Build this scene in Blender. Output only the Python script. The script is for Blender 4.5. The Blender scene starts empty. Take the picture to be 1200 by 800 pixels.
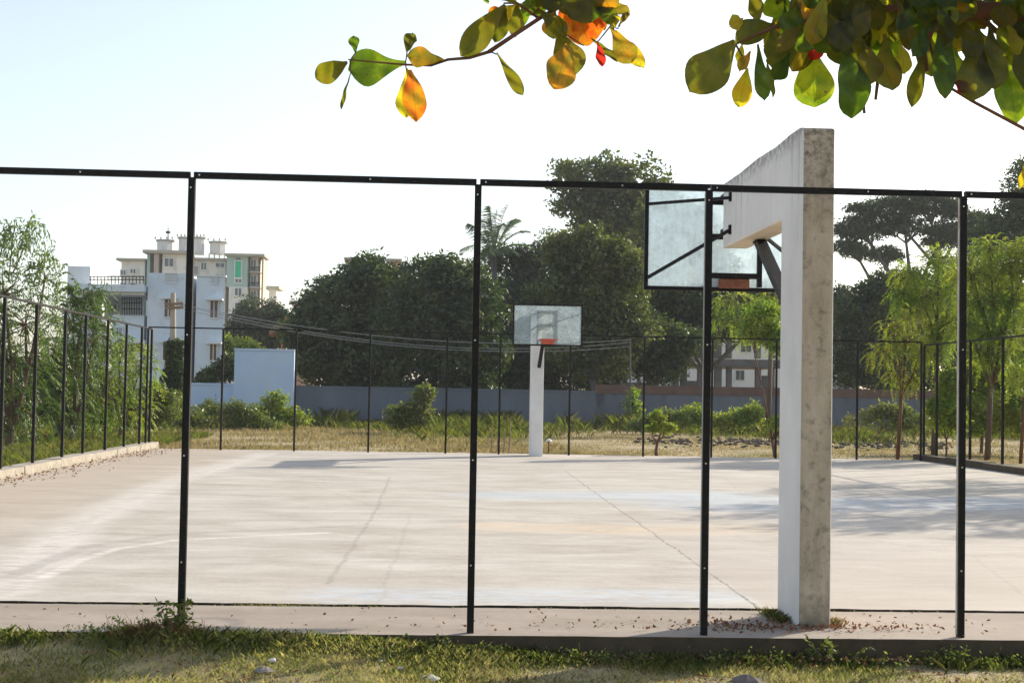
import bpy, math, random
import numpy as np
from mathutils import Vector

R = math.radians
random.seed(7)
NP = np.random.RandomState(11)
scene = bpy.context.scene
COL = scene.collection

# ------------------------------------------------------------------ camera frame (also used to lay the place out in metres)
FPX, YAW, PIT, ROLL, EYE = 1700.0, R(2.96), R(2.04), R(1.0), 1.6
_f = np.array([math.sin(YAW)*math.cos(PIT), math.cos(YAW)*math.cos(PIT), math.sin(PIT)])
_r0 = np.array([math.cos(YAW), -math.sin(YAW), 0.0])
_u0 = np.cross(_r0, _f)
_r = math.cos(ROLL)*_r0 + math.sin(ROLL)*_u0
_u = math.cos(ROLL)*_u0 - math.sin(ROLL)*_r0
def at(x, y, Y):
    d = _f + _r*(x-600)/FPX - _u*(y-400)/FPX
    t = Y/d[1]
    return np.array([d[0]*t, Y, EYE+d[2]*t])

# ------------------------------------------------------------------ object helpers
def tag(o, label=None, cat=None, group=None, kind=None):
    if label: o['label'] = label
    if cat: o['category'] = cat
    if group: o['group'] = group
    if kind: o['kind'] = kind
    return o
def empty(name, loc=(0, 0, 0), label=None, cat=None, group=None):
    o = bpy.data.objects.new(name, None); COL.objects.link(o)
    o.location = loc; o.empty_display_size = .3
    return tag(o, label, cat, group)
def link(name, me, mats, parent=None):
    o = bpy.data.objects.new(name, me); COL.objects.link(o)
    for m in (mats if isinstance(mats, (list, tuple)) else [mats]): me.materials.append(m)
    if parent is not None:
        o.parent = parent
        pl = parent
        off = Vector((0, 0, 0))
        while pl is not None: off += Vector(pl.location); pl = pl.parent
        o.location = -off          # all part meshes are modelled in world metres
    return o
class MB:
    def __init__(s): s.v = []; s.f = []; s.m = []
    def add(s, vs, fs, mi=0):
        n = len(s.v); s.v += [tuple(map(float, p)) for p in vs]
        for f in fs: s.f.append([n+i for i in f]); s.m.append(mi)
    def box(s, a, b, mi=0):
        x0, y0, z0 = a; x1, y1, z1 = b
        s.add([(x0,y0,z0),(x1,y0,z0),(x1,y1,z0),(x0,y1,z0),(x0,y0,z1),(x1,y0,z1),(x1,y1,z1),(x0,y1,z1)],
              [(0,3,2,1),(4,5,6,7),(0,1,5,4),(1,2,6,5),(2,3,7,6),(3,0,4,7)], mi)
    def bar(s, p, q, w, h=None, mi=0):
        h = h or w
        p = Vector(p); q = Vector(q); d = (q-p).normalized()
        a = Vector((0,0,1)) if abs(d.z) < .95 else Vector((0,1,0))
        u = d.cross(a).normalized()*w/2; v = u.cross(d).normalized()*h/2
        s.add([p-u-v,p+u-v,p+u+v,p-u+v,q-u-v,q+u-v,q+u+v,q-u+v],
              [(0,3,2,1),(4,5,6,7),(0,1,5,4),(1,2,6,5),(2,3,7,6),(3,0,4,7)], mi)
    def tube(s, pts, rad, n=8, mi=0, cap=True):
        pts = [Vector(p) for p in pts]
        if not isinstance(rad, (list, tuple)): rad = [rad]*len(pts)
        rings = []
        a = None
        for i, p in enumerate(pts):
            d = (pts[min(i+1, len(pts)-1)]-pts[max(i-1, 0)])
            if d.length < 1e-9: d = Vector((0, 0, 1))
            d.normalize()
            if a is None:
                a = Vector((1,0,0)) if abs(d.x) < .8 else Vector((0,1,0))
            u = (a-d*a.dot(d)).normalized(); a = u; v = d.cross(u)
            rings.append([p+(u*math.cos(2*math.pi*k/n)+v*math.sin(2*math.pi*k/n))*rad[i] for k in range(n)])
        vs = [q for rg in rings for q in rg]; fs = []
        for i in range(len(pts)-1):
            for k in range(n):
                fs.append((i*n+k, i*n+(k+1)%n, (i+1)*n+(k+1)%n, (i+1)*n+k))
        if cap: fs.append(tuple(range(n-1, -1, -1))); fs.append(tuple((len(pts)-1)*n+k for k in range(n)))
        s.add(vs, fs, mi)
    def prism(s, poly, axis, a, b, mi=0, side_mi=None):
        """poly of 2-D points extruded along axis ('x','y','z') from a to b"""
        def P(p, t):
            return {'x': (t, p[0], p[1]), 'y': (p[0], t, p[1]), 'z': (p[0], p[1], t)}[axis]
        n = len(poly)
        s.add([P(p, a) for p in poly]+[P(p, b) for p in poly], [tuple(range(n-1,-1,-1)), tuple(range(n, 2*n))], mi)
        n0 = len(s.v)-2*n
        for i in range(n):
            s.f.append([n0+i, n0+(i+1)%n, n0+n+(i+1)%n, n0+n+i]); s.m.append(side_mi if side_mi is not None else mi)
    def build(s, name, mats, parent=None, smooth=False):
        me = bpy.data.meshes.new(name); me.from_pydata(s.v, [], s.f)
        me.polygons.foreach_set('material_index', s.m)
        if smooth: me.polygons.foreach_set('use_smooth', [True]*len(s.f))
        me.update()
        return link(name, me, mats, parent)
def bevel(o, w, seg=2):
    m = o.modifiers.new('bev', 'BEVEL'); m.width = w; m.segments = seg; m.limit_method = 'ANGLE'; m.angle_limit = R(40)
    return o
def fastmesh(name, verts, k, mats, parent=None, midx=None):
    """verts (N*k,3) array, k verts per face"""
    n = len(verts)//k
    me = bpy.data.meshes.new(name)
    me.vertices.add(len(verts)); me.vertices.foreach_set('co', np.ascontiguousarray(verts, dtype=np.float32).ravel())
    me.loops.add(len(verts)); me.loops.foreach_set('vertex_index', np.arange(len(verts), dtype=np.int32))
    me.polygons.add(n); me.polygons.foreach_set('loop_start', np.arange(0, n*k, k, dtype=np.int32))
    me.polygons.foreach_set('loop_total', np.full(n, k, dtype=np.int32))
    if midx is not None: me.polygons.foreach_set('material_index', np.asarray(midx, dtype=np.int32))
    me.update(calc_edges=True)
    return link(name, me, mats, parent)

# ------------------------------------------------------------------ materials
def newmat(name):
    m = bpy.data.materials.new(name); m.use_nodes = True
    nt = m.node_tree; nt.nodes.clear()
    return m, nt
def N(nt, typ, **kw):
    n = nt.nodes.new(typ)
    for k, v in kw.items():
        if k in n.inputs.keys() if hasattr(n.inputs, 'keys') else False: pass
        setattr(n, k, v)
    return n
def noise(nt, vec, scale, detail=4, rough=.6, dist=0):
    n = nt.nodes.new('ShaderNodeTexNoise'); n.inputs['Scale'].default_value = scale
    n.inputs['Detail'].default_value = detail; n.inputs['Roughness'].default_value = rough
    n.inputs['Distortion'].default_value = dist
    if vec is not None: nt.links.new(vec, n.inputs['Vector'])
    return n.outputs['Fac']
def ramp(nt, fac, stops):
    n = nt.nodes.new('ShaderNodeValToRGB'); e = n.color_ramp.elements
    while len(e) < len(stops): e.new(.5)
    for i, (p, c) in enumerate(stops):
        e[i].position = p
        e[i].color = (c, c, c, 1) if isinstance(c, (int, float)) else (*c, 1)
    nt.links.new(fac, n.inputs['Fac']); return n.outputs['Color']
def mixc(nt, fac, a, b, mode='MIX'):
    n = nt.nodes.new('ShaderNodeMix'); n.data_type = 'RGBA'; n.blend_type = mode
    for idx, v in ((0, fac), (6, a), (7, b)):
        if isinstance(v, (int, float)): n.inputs[idx].default_value = v
        elif isinstance(v, tuple): n.inputs[idx].default_value = (*v, 1)
        else: nt.links.new(v, n.inputs[idx])
    return n.outputs[2]
def math_(nt, op, a, b=None, c=None, clamp=False):
    n = nt.nodes.new('ShaderNodeMath'); n.operation = op; n.use_clamp = clamp
    for i, v in enumerate((a, b, c)):
        if v is None: continue
        if isinstance(v, (int, float)): n.inputs[i].default_value = v
        else: nt.links.new(v, n.inputs[i])
    return n.outputs[0]
def coords(nt, scale=(1, 1, 1), out='Object'):
    tc = nt.nodes.new('ShaderNodeTexCoord'); mp = nt.nodes.new('ShaderNodeMapping')
    mp.inputs['Scale'].default_value = scale
    nt.links.new(tc.outputs[out], mp.inputs['Vector']); return mp.outputs['Vector']
def finish(nt, color, rough=.8, bump=None, bstr=.3, bdist=.01, metallic=0, spec=.3):
    b = nt.nodes.new('ShaderNodeBsdfPrincipled'); o = nt.nodes.new('ShaderNodeOutputMaterial')
    for k, v in (('Base Color', color), ('Roughness', rough), ('Metallic', metallic), ('Specular IOR Level', spec)):
        if isinstance(v, (int, float)): b.inputs[k].default_value = v
        elif isinstance(v, tuple): b.inputs[k].default_value = (*v, 1)
        else: nt.links.new(v, b.inputs[k])
    if bump is not None:
        bp = nt.nodes.new('ShaderNodeBump'); bp.inputs['Strength'].default_value = bstr; bp.inputs['Distance'].default_value = bdist
        nt.links.new(bump, bp.inputs['Height']); nt.links.new(bp.outputs[0], b.inputs['Normal'])
    nt.links.new(b.outputs[0], o.inputs[0]); return b
def rough_mat(name, c1, c2, scale=3, stretch=(1, 1, 1), rough=.8, bstr=.25, bdist=.01, c3=None, s3=12, metallic=0, spec=.3):
    m, nt = newmat(name); v = coords(nt, stretch)
    n1 = noise(nt, v, scale, 6, .65); col = ramp(nt, n1, [(.3, c1), (.7, c2)])
    n2 = noise(nt, v, s3, 5, .7)
    if c3 is not None: col = mixc(nt, ramp(nt, n2, [(.52, 0.0), (.68, .8)]), col, c3)
    finish(nt, col, rough, n2, bstr, bdist, metallic, spec); return m
def leaf_mat(name, cols, trans=.45, patch=None, patch_scale=.5, tcol=None, gloss=.12):
    """cols: ramp stops over a random number per leaf"""
    m, nt = newmat(name); g = nt.nodes.new('ShaderNodeNewGeometry')
    n = len(cols)
    col = ramp(nt, g.outputs['Random Per Island'], [(i/max(1, n-1), c) for i, c in enumerate(cols)])
    if patch is not None:
        v = coords(nt); f = ramp(nt, noise(nt, v, patch_scale, 2), [(.42, 0.0), (.62, 1.0)])
        col = mixc(nt, f, col, mixc(nt, .55, col, patch))
    d = nt.nodes.new('ShaderNodeBsdfDiffuse'); t = nt.nodes.new('ShaderNodeBsdfTranslucent')
    gl = nt.nodes.new('ShaderNodeBsdfGlossy'); gl.inputs['Roughness'].default_value = .45
    gl.inputs['Color'].default_value = (.6, .65, .6, 1)
    nt.links.new(col, d.inputs['Color'])
    tc = mixc(nt, 1.0, col, tcol or (1.6, 1.7, .7), 'MULTIPLY'); nt.links.new(tc, t.inputs['Color'])
    a = nt.nodes.new('ShaderNodeMixShader'); a.inputs[0].default_value = trans
    nt.links.new(d.outputs[0], a.inputs[1]); nt.links.new(t.outputs[0], a.inputs[2])
    b = nt.nodes.new('ShaderNodeMixShader'); b.inputs[0].default_value = gloss*.5
    nt.links.new(a.outputs[0], b.inputs[1]); nt.links.new(gl.outputs[0], b.inputs[2])
    o = nt.nodes.new('ShaderNodeOutputMaterial'); nt.links.new(b.outputs[0], o.inputs[0]); return m

M = {}
M['black_paint'] = rough_mat('black_paint', (.004,.004,.004), (.009,.008,.007), 9, rough=.55, bstr=.1, c3=(.035,.02,.014), s3=30, spec=.22)
M['bolt'] = rough_mat('bolt', (.6,.6,.6), (.75,.75,.72), 40, rough=.35, metallic=.8)
M['pale_grey'] = rough_mat('pale_grey', (.28,.27,.25), (.45,.44,.41), 6, (1,1,.4), .5, .1, c3=(.12,.10,.08), s3=14)
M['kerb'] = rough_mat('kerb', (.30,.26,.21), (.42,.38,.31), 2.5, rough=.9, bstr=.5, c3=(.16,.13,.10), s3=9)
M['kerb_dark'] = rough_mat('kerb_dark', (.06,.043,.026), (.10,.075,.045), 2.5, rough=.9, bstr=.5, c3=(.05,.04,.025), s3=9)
M['joint_dark'] = rough_mat('joint_dark', (.03,.022,.015), (.06,.045,.03), 8, rough=.95)  # darkness of the open joint gap, put into the slab side colour
M['bark'] = rough_mat('bark', (.09,.06,.04), (.16,.11,.08), 6, (1,1,.25), .9, .6, .02)
M['bark_grey'] = rough_mat('bark_grey', (.09,.08,.07), (.16,.14,.12), 3, (1,1,.25), .9, .5, .02)
M['bark_red'] = rough_mat('bark_red', (.10,.045,.025), (.20,.09,.05), 8, (1,1,.3), .85, .5, .01)
M['blue_house'] = rough_mat('blue_house', (.62,.69,.75), (.70,.755,.80), .5, rough=.85, bstr=.1, c3=(.48,.54,.60), s3=2)
M['white_trim'] = rough_mat('white_trim', (.66,.69,.71), (.75,.77,.77), 1, rough=.85, bstr=.1)
M['cream'] = rough_mat('cream', (.70,.68,.63), (.80,.78,.73), .2, (1,1,.4), .85, .1, c3=(.50,.47,.42), s3=1)
M['teal'] = rough_mat('teal', (.36,.50,.46), (.42,.55,.50), .3, rough=.85, bstr=.1)
M['tan'] = rough_mat('tan', (.42,.36,.30), (.50,.43,.36), .3, rough=.85, bstr=.1)
M['roofslab'] = rough_mat('roofslab', (.34,.32,.27), (.45,.42,.36), .4, rough=.9, bstr=.1)
M['glass_dark'] = rough_mat('glass_dark', (.05,.06,.07), (.10,.12,.13), .8, rough=.25, bstr=.02, spec=.6)
M['brown_win'] = rough_mat('brown_win', (.12,.07,.05), (.22,.13,.09), 2.0, rough=.5, bstr=.1)
M['green_cloth'] = rough_mat('green_cloth', (.02,.42,.22), (.03,.55,.30), 1, rough=.8, bstr=.1)
M['blue_wall'] = rough_mat('blue_wall', (.36,.48,.63), (.45,.56,.70), .55, rough=.9, bstr=.2, c3=(.50,.56,.62), s3=1.6)
M['pale_blue_wall'] = rough_mat('pale_blue_wall', (.50,.62,.78), (.60,.70,.84), .55, rough=.9, bstr=.2, c3=(.62,.68,.74), s3=1.6)
M['grey_wall'] = rough_mat('grey_wall', (.12,.135,.155), (.18,.20,.23), .35, (1,1,.35), .9, .2, c3=(.13,.14,.17), s3=1.2)
M['dark_wall'] = rough_mat('dark_wall', (.12,.13,.15), (.18,.19,.21), .5, (1,1,.4), .9, .2, c3=(.08,.08,.09), s3=1.5)
M['brick_cap'] = rough_mat('brick_cap', (.14,.08,.06), (.20,.12,.09), 2, rough=.9)
M['rawconc'] = rough_mat('rawconc', (.22,.20,.18), (.32,.29,.26), .6, rough=.9, bstr=.3, c3=(.14,.13,.12), s3=2)
M['whitewall'] = rough_mat('whitewall', (.70,.72,.74), (.80,.81,.82), .4, rough=.9, bstr=.1)
M['pink_wall'] = rough_mat('pink_wall', (.62,.42,.34), (.70,.50,.42), .5, rough=.9, bstr=.1)
M['orange_wall'] = rough_mat('orange_wall', (.55,.24,.12), (.65,.32,.18), .5, rough=.9, bstr=.1)
M['red_tile'] = rough_mat('red_tile', (.24,.12,.10), (.32,.17,.13), 2, (1,4,1), .85, .4)
M['pole_conc'] = rough_mat('pole_conc', (.38,.34,.28), (.46,.41,.34), 2, rough=.9)
M['wire'] = rough_mat('wire', (.22,.22,.22), (.30,.30,.30), 2, rough=.5, spec=.4)
M['stone'] = rough_mat('stone', (.12,.10,.09), (.28,.25,.22), 3, rough=.9, bstr=.6)
M['pale_trash'] = rough_mat('pale_trash', (.6,.55,.5), (.75,.72,.68), 20, rough=.7)
M['rust'] = rough_mat('rust', (.16,.06,.035), (.30,.12,.07), 14, rough=.8, bstr=.4, c3=(.08,.04,.03), s3=30)
M['red_paint'] = rough_mat('red_paint', (.50,.07,.04), (.60,.12,.07), 6, rough=.5)
M['brown_stain'] = rough_mat('brown_stain', (.22,.13,.06), (.42,.32,.20), 3, (1,1,.6), .85, .2)
M['stick'] = rough_mat('stick', (.20,.12,.08), (.32,.22,.15), 8, rough=.9)

# painted side faces of the hoop pillars: white paint with vertical dirt runs
def pillar_paint():
    m, nt = newmat('pillar_white_paint')
    v = coords(nt); vs = coords(nt, (6, 6, .35))
    base = ramp(nt, noise(nt, v, 1.5, 5), [(.3, (.70,.665,.63)), (.7, (.84,.80,.76))])
    st = ramp(nt, noise(nt, vs, 2.2, 6, .75), [(.56, 0.0), (.75, .75)])
    hz = nt.nodes.new('ShaderNodeSeparateXYZ'); tc = nt.nodes.new('ShaderNodeTexCoord'); nt.links.new(tc.outputs['Object'], hz.inputs[0])
    up = math_(nt, 'MULTIPLY_ADD', hz.outputs[2], .8, -1.9, True)
    st = math_(nt, 'MULTIPLY', st, math_(nt, 'ADD', up, .25))
    col = mixc(nt, st, base, (.22,.20,.19))
    chips = ramp(nt, noise(nt, coords(nt, (3, 3, 1)), 9, 5, .7), [(.68, 0.0), (.74, .8)])
    col = mixc(nt, chips, col, (.30,.27,.24))
    top = math_(nt, 'MULTIPLY', math_(nt, 'MULTIPLY_ADD', hz.outputs[2], 6, -20.3, True), ramp(nt, noise(nt, v, 14, 5), [(.35, 0.0), (.6, .9)]))
    col = mixc(nt, top, col, (.07,.065,.06))
    finish(nt, col, .85, noise(nt, v, 40, 6, .7), .35, .006); return m
def pillar_bare():
    m, nt = newmat('pillar_bare_cement')
    v = coords(nt); vs = coords(nt, (3, 3, .8))
    base = ramp(nt, noise(nt, vs, 2.0, 6, .7), [(.28, (.36,.29,.20)), (.55, (.58,.48,.36)), (.8, (.70,.61,.48))])
    spots = ramp(nt, noise(nt, v, 11, 8, .78), [(.52, 0.0), (.66, .85)])
    col = mixc(nt, math_(nt, 'MULTIPLY', spots, .8), base, (.13,.10,.075))
    sx = nt.nodes.new('ShaderNodeSeparateXYZ'); tc = nt.nodes.new('ShaderNodeTexCoord'); nt.links.new(tc.outputs['Object'], sx.inputs[0])
    up = math_(nt, 'MULTIPLY_ADD', sx.outputs[2], 1.3, -3.6, True)
    mould = ramp(nt, noise(nt, v, 13, 10, .85, .2), [(.46, 0.0), (.60, 1.0)])
    col = mixc(nt, math_(nt, 'MULTIPLY', math_(nt, 'MULTIPLY_ADD', up, .85, .08), mould), col, (.055,.05,.042))
    low = math_(nt, 'MULTIPLY_ADD', sx.outputs[2], -4.0, 1.0, True)
    col = mixc(nt, math_(nt, 'MULTIPLY', low, ramp(nt, noise(nt, v, 8, 5), [(.35, 0.1), (.6, .8)])), col, (.10,.09,.05))
    finish(nt, col, .92, noise(nt, v, 30, 8, .75), .6, .01); return m
M['pillar_white'] = pillar_paint(); M['pillar_bare'] = pillar_bare()
M['arm_under'] = rough_mat('arm_under', (.55,.46,.34), (.66,.57,.44), 3, rough=.9)  # warm bounce light from the ground, put into the underside colour

# dusty clear backboard panel
def board_glass(k=1.0, nm='dusty_glass'):
    m, nt = newmat(nm)
    v = coords(nt); vs = coords(nt, (9, 1, 1.0))
    a = ramp(nt, noise(nt, v, 7, 8, .75), [(.35, .25), (.65, .70)])
    b = ramp(nt, noise(nt, vs, 3, 5, .6), [(.35, 0.0), (.75, .16)])
    sp = ramp(nt, noise(nt, v, 24, 4, .6), [(.64, 0.0), (.74, .3)])
    f = math_(nt, 'MULTIPLY', math_(nt, 'ADD', math_(nt, 'ADD', a, b), sp), k, clamp=True)
    tr = nt.nodes.new('ShaderNodeBsdfTransparent'); tr.inputs[0].default_value = (.88,.93,.94,1)
    d = nt.nodes.new('ShaderNodeBsdfDiffuse'); d.inputs[0].default_value = (.70,.80,.85,1)
    t = nt.nodes.new('ShaderNodeBsdfTranslucent'); t.inputs[0].default_value = (.72,.83,.89,1)
    dm = nt.nodes.new('ShaderNodeMixShader'); dm.inputs[0].default_value = .45
    nt.links.new(d.outputs[0], dm.inputs[1]); nt.links.new(t.outputs[0], dm.inputs[2])
    mx = nt.nodes.new('ShaderNodeMixShader'); nt.links.new(f, mx.inputs[0])
    nt.links.new(tr.outputs[0], mx.inputs[1]); nt.links.new(dm.outputs[0], mx.inputs[2])
    g = nt.nodes.new('ShaderNodeBsdfGlossy'); g.inputs['Roughness'].default_value = .15
    m2 = nt.nodes.new('ShaderNodeMixShader'); m2.inputs[0].default_value = .06
    nt.links.new(mx.outputs[0], m2.inputs[1]); nt.links.new(g.outputs[0], m2.inputs[2])
    o = nt.nodes.new('ShaderNodeOutputMaterial'); nt.links.new(m2.outputs[0], o.inputs[0]); return m
M['glass'] = board_glass(); M['glass_thin_dust'] = board_glass(.42, 'lightly_dusted_glass')

# the court: brushed, stained concrete with old faded paint, bluish bands and cracks
def court_mat():
    m, nt = newmat('court_concrete')
    tc = nt.nodes.new('ShaderNodeTexCoord'); P = tc.outputs['Object']
    v = coords(nt); vx = coords(nt, (.35, 2.2, 1)); vf = coords(nt, (1.1, 15, 1))
    base = ramp(nt, noise(nt, vx, 1.1, 6, .6, .3), [(.34, (.30,.26,.22)), (.48, (.40,.36,.315)), (.64, (.54,.495,.44))])
    streak = ramp(nt, noise(nt, vf, 2.5, 8, .75), [(.44, 0.0), (.60, .62)])
    col = mixc(nt, streak, base, (.60,.55,.485))
    dk = ramp(nt, noise(nt, coords(nt, (.5, 3.5, 1)), 2.0, 8, .78), [(.54, 0.0), (.66, .55)]); col = mixc(nt, dk, col, (.33,.28,.235))
    big = ramp(nt, noise(nt, v, .16, 4, .55), [(.38, 0.0), (.62, .55)])
    col = mixc(nt, big, col, (.38,.315,.24))
    fine = ramp(nt, noise(nt, v, 30, 6, .7), [(.35, .80), (.65, 1.10)])
    col = mixc(nt, 1.0, col, fine, 'MULTIPLY')
    spots = ramp(nt, noise(nt, v, 6, 3, .5), [(.70, 0.0), (.76, .6)])
    col = mixc(nt, spots, col, (.26,.22,.18))
    # wobble the coordinates a little so painted lines and cracks are not ruler-straight
    wob = nt.nodes.new('ShaderNodeTexNoise'); wob.inputs['Scale'].default_value = 1.7; wob.inputs['Detail'].default_value = 5
    nt.links.new(P, wob.inputs['Vector'])
    sb = nt.nodes.new('ShaderNodeVectorMath'); sb.operation = 'SUBTRACT'; nt.links.new(wob.outputs['Color'], sb.inputs[0]); sb.inputs[1].default_value = (.5,.5,.5)
    sc = nt.nodes.new('ShaderNodeVectorMath'); sc.operation = 'SCALE'; nt.links.new(sb.outputs[0], sc.inputs[0]); sc.inputs['Scale'].default_value = .10
    ad = nt.nodes.new('ShaderNodeVectorMath'); ad.operation = 'ADD'; nt.links.new(P, ad.inputs[0]); nt.links.new(sc.outputs[0], ad.inputs[1])
    sx = nt.nodes.new('ShaderNodeSeparateXYZ'); nt.links.new(ad.outputs[0], sx.inputs[0]); X, Y = sx.outputs[0], sx.outputs[1]
    def seg(ax, ay, bx, by, w, soft):
        dx, dy = bx-ax, by-ay; L2 = dx*dx+dy*dy
        px = math_(nt, 'SUBTRACT', X, ax); py = math_(nt, 'SUBTRACT', Y, ay)
        t = math_(nt, 'MULTIPLY', math_(nt, 'ADD', math_(nt, 'MULTIPLY', px, dx), math_(nt, 'MULTIPLY', py, dy)), 1/L2, clamp=True)
        ex = math_(nt, 'SUBTRACT', px, math_(nt, 'MULTIPLY', t, dx)); ey = math_(nt, 'SUBTRACT', py, math_(nt, 'MULTIPLY', t, dy))
        d = math_(nt, 'SQRT', math_(nt, 'ADD', math_(nt, 'MULTIPLY', ex, ex), math_(nt, 'MULTIPLY', ey, ey)))
        return math_(nt, 'MULTIPLY_ADD', d, -1/soft, (w+soft)/soft, True)
    bl = ramp(nt, noise(nt, coords(nt, (.8, 1.3, 1)), .9, 7, .72, .4), [(.36, .0), (.50, .5), (.64, 1.0)]); col = mixc(nt, .55, col, mixc(nt, bl, (.35,.305,.25), (.59,.55,.49)))
    wear = ramp(nt, noise(nt, coords(nt, (1, 2.5, 1)), 3.5, 6, .75), [(.40, .1), (.62, .9)])
    def paint(col, pts, w, soft, c, strength):
        f = None
        for a, b in zip(pts[:-1], pts[1:]):
            s = seg(*a, *b, w, soft); f = s if f is None else math_(nt, 'MAXIMUM', f, s)
        return mixc(nt, math_(nt, 'MULTIPLY', math_(nt, 'MULTIPLY', f, wear), strength), col, c)
    arc = [(-4.3, 11.0), (-3.25, 12.3), (-3.2, 13.65), (-3.0, 14.6), (-2.6, 15.4), (-1.6, 16.4)]
    col = paint(col, [(-3.3, 11.2), (-4.1, 17.5), (-4.45, 25), (-4.2, 36)], .16, .28, (.66,.62,.57), .9)
    col = paint(col, [(-3.5, 12.2), (-3.43, 14.6), (-2.84, 15.9), (-1.0, 17.1)], .05, .08, (.30,.27,.25), .9)
    col = paint(col, [(-3.2, 12.2), (-3.2, 13.6), (-3.1, 14.4), (-2.7, 15.3), (-1.2, 16.3)], .035, .05, (.68,.64,.60), 1)
    col = paint(col, [(.9, 17.3), (2.4, 17.1), (4.3, 17.4)], .42, .3, (.62,.47,.31), .85)
    col = paint(col, [(1.2, 22.6), (4.5, 23.3)], .5, .7, (.42,.51,.58), .9)
    col = paint(col, [(4.2, 21.4), (9.5, 22.4)], .8, 1.0, (.38,.47,.56), .8)  # wide soft bluish band tinted into the slab at the right
    col = paint(col, [(-.6, 11.4), (2.1, 11.5)], .25, .35, (.48,.55,.62), .8)
    # the newer, whiter pour left of the long joint, the browner one to its right
    side = math_(nt, 'MULTIPLY', math_(nt, 'MULTIPLY_ADD', math_(nt, 'SUBTRACT', X, 2.52), 14, .5, True), math_(nt, 'MULTIPLY_ADD', Y, -.09, 1.75, True))
    col = mixc(nt, math_(nt, 'MULTIPLY', side, .75), col, (.40,.345,.29))
    lf = math_(nt, 'MULTIPLY', math_(nt, 'MULTIPLY_ADD', X, -.6, -2.4, True), .55); col = mixc(nt, lf, col, (.40,.31,.215))
    joint = paint(col, [(2.46, 10.8), (2.53, 16.1), (2.60, 23.1), (2.7, 30)], .002, .018, (.13,.11,.09), 1.2)
    col = paint(joint, [(-.86, 12.0), (-.8, 16), (-.77, 19.3), (-.82, 27)], .004, .035, (.24,.21,.18), .8)
    vor = nt.nodes.new('ShaderNodeTexVoronoi'); vor.feature = 'DISTANCE_TO_EDGE'; vor.inputs['Scale'].default_value = .16
    nt.links.new(ad.outputs[0], vor.inputs['Vector'])
    cr = math_(nt, 'MULTIPLY', ramp(nt, vor.outputs['Distance'], [(.0, 1.0), (.004, 0.0)]), wear)
    col = mixc(nt, math_(nt, 'MULTIPLY', cr, .45), col, (.24,.21,.18))
    b = finish(nt, col, .82, noise(nt, coords(nt, (4, 30, 1)), 6, 6, .7), .25, .01, spec=.35)
    return m
M['court'] = court_mat()
M['apron'] = rough_mat('apron', (.27,.225,.18), (.38,.32,.265), 1.6, (.6,1.5,1), .9, .35, .01, c3=(.25,.205,.165), s3=22)

def ground_mat():
    m, nt = newmat('dry_ground'); v = coords(nt)
    n1 = noise(nt, v, .35, 6, .6)
    col = ramp(nt, n1, [(.32, (.22,.20,.09)), (.48, (.38,.31,.18)), (.62, (.48,.38,.24))])
    n2 = noise(nt, v, 6, 6, .7)
    col = mixc(nt, 1.0, col, ramp(nt, n2, [(.3, .65), (.7, 1.15)]), 'MULTIPLY')
    finish(nt, col, .95, n2, .8, .05, spec=.1); return m
M['ground'] = ground_mat()

# ------------------------------------------------------------------ terrain and court
def smooth(a, b, x):
    t = np.clip((x-a)/(b-a), 0, 1); return t*t*(3-2*t)
def ground_z(x, y):
    x = np.asarray(x, float); y = np.asarray(y, float)
    near = 1-smooth(9.68, 11.2, y)
    lawn = -.165 + .085*(1-smooth(-1.5, 1.6, x))*smooth(8.7, 9.7, y) + .045*(1-smooth(-1.0, .8, x))
    bumps = .012*np.sin(x*3.1+1)*np.sin(y*2.7) + .008*np.sin(x*7.3)*np.cos(y*6.1+.5)
    far = -.05 + .10*smooth(40, 60, y)*np.sin(x*.4)*np.sin(y*.3)*.3 - .012*np.clip(np.abs(y-24)/20, 0, 1)
    return near*(lawn+bumps) + (1-near)*far
def terrain():
    xs = np.unique(np.concatenate([np.linspace(-700, -30, 12), np.linspace(-30, -6, 25), np.linspace(-6, 6, 61), np.linspace(6, 30, 25), np.linspace(30, 700, 12)]))
    ys = np.unique(np.concatenate([np.linspace(-60, 6, 14), np.linspace(6, 12, 41), np.linspace(12, 90, 79), np.linspace(90, 1200, 16)]))
    X, Y = np.meshgrid(xs, ys); Z = ground_z(X, Y)
    v = np.stack([X, Y, Z], -1).reshape(-1, 3); nx = len(xs)
    f = [(j*nx+i, j*nx+i+1, (j+1)*nx+i+1, (j+1)*nx+i) for j in range(len(ys)-1) for i in range(nx-1)]
    me = bpy.data.meshes.new('ground'); me.from_pydata(v.tolist(), [], f)
    me.polygons.foreach_set('use_smooth', [True]*len(f)); me.update()
    tag(link('ground', me, M['ground']), kind='structure')
terrain()

NEAR_Y, FAR_Y, LX, RX = 9.74, 37.62, -7.42, 13.05
def slab():
    rng = random.Random(3)
    def edge(y, amp, x0, x1, step=.12):
        pts = []; x = x0; o = 0
        while x < x1:
            o = o*.75+rng.uniform(-amp, amp); pts.append((x, y+o)); x += step
        pts.append((x1, y)); return pts
    b = MB()      # apron strip between the court and the lawn
    bot = edge(NEAR_Y-.10, .010, -14, 20); top = edge(10.862, .010, -14, 20, .09)
    b.prism(bot+top[::-1], 'z', -.34, 0.0, 0, 1)
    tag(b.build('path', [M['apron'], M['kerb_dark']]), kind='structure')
    b = MB()
    bot = edge(10.888, .013, -7.2, 12.9, .07); top = edge(38.15, .02, -7.2, 12.9)
    b.prism(bot+top[::-1], 'z', -.3, 0.014, 0, 1)
    tag(b.build('court', [M['court'], M['joint_dark']]), kind='structure')
slab()

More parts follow.
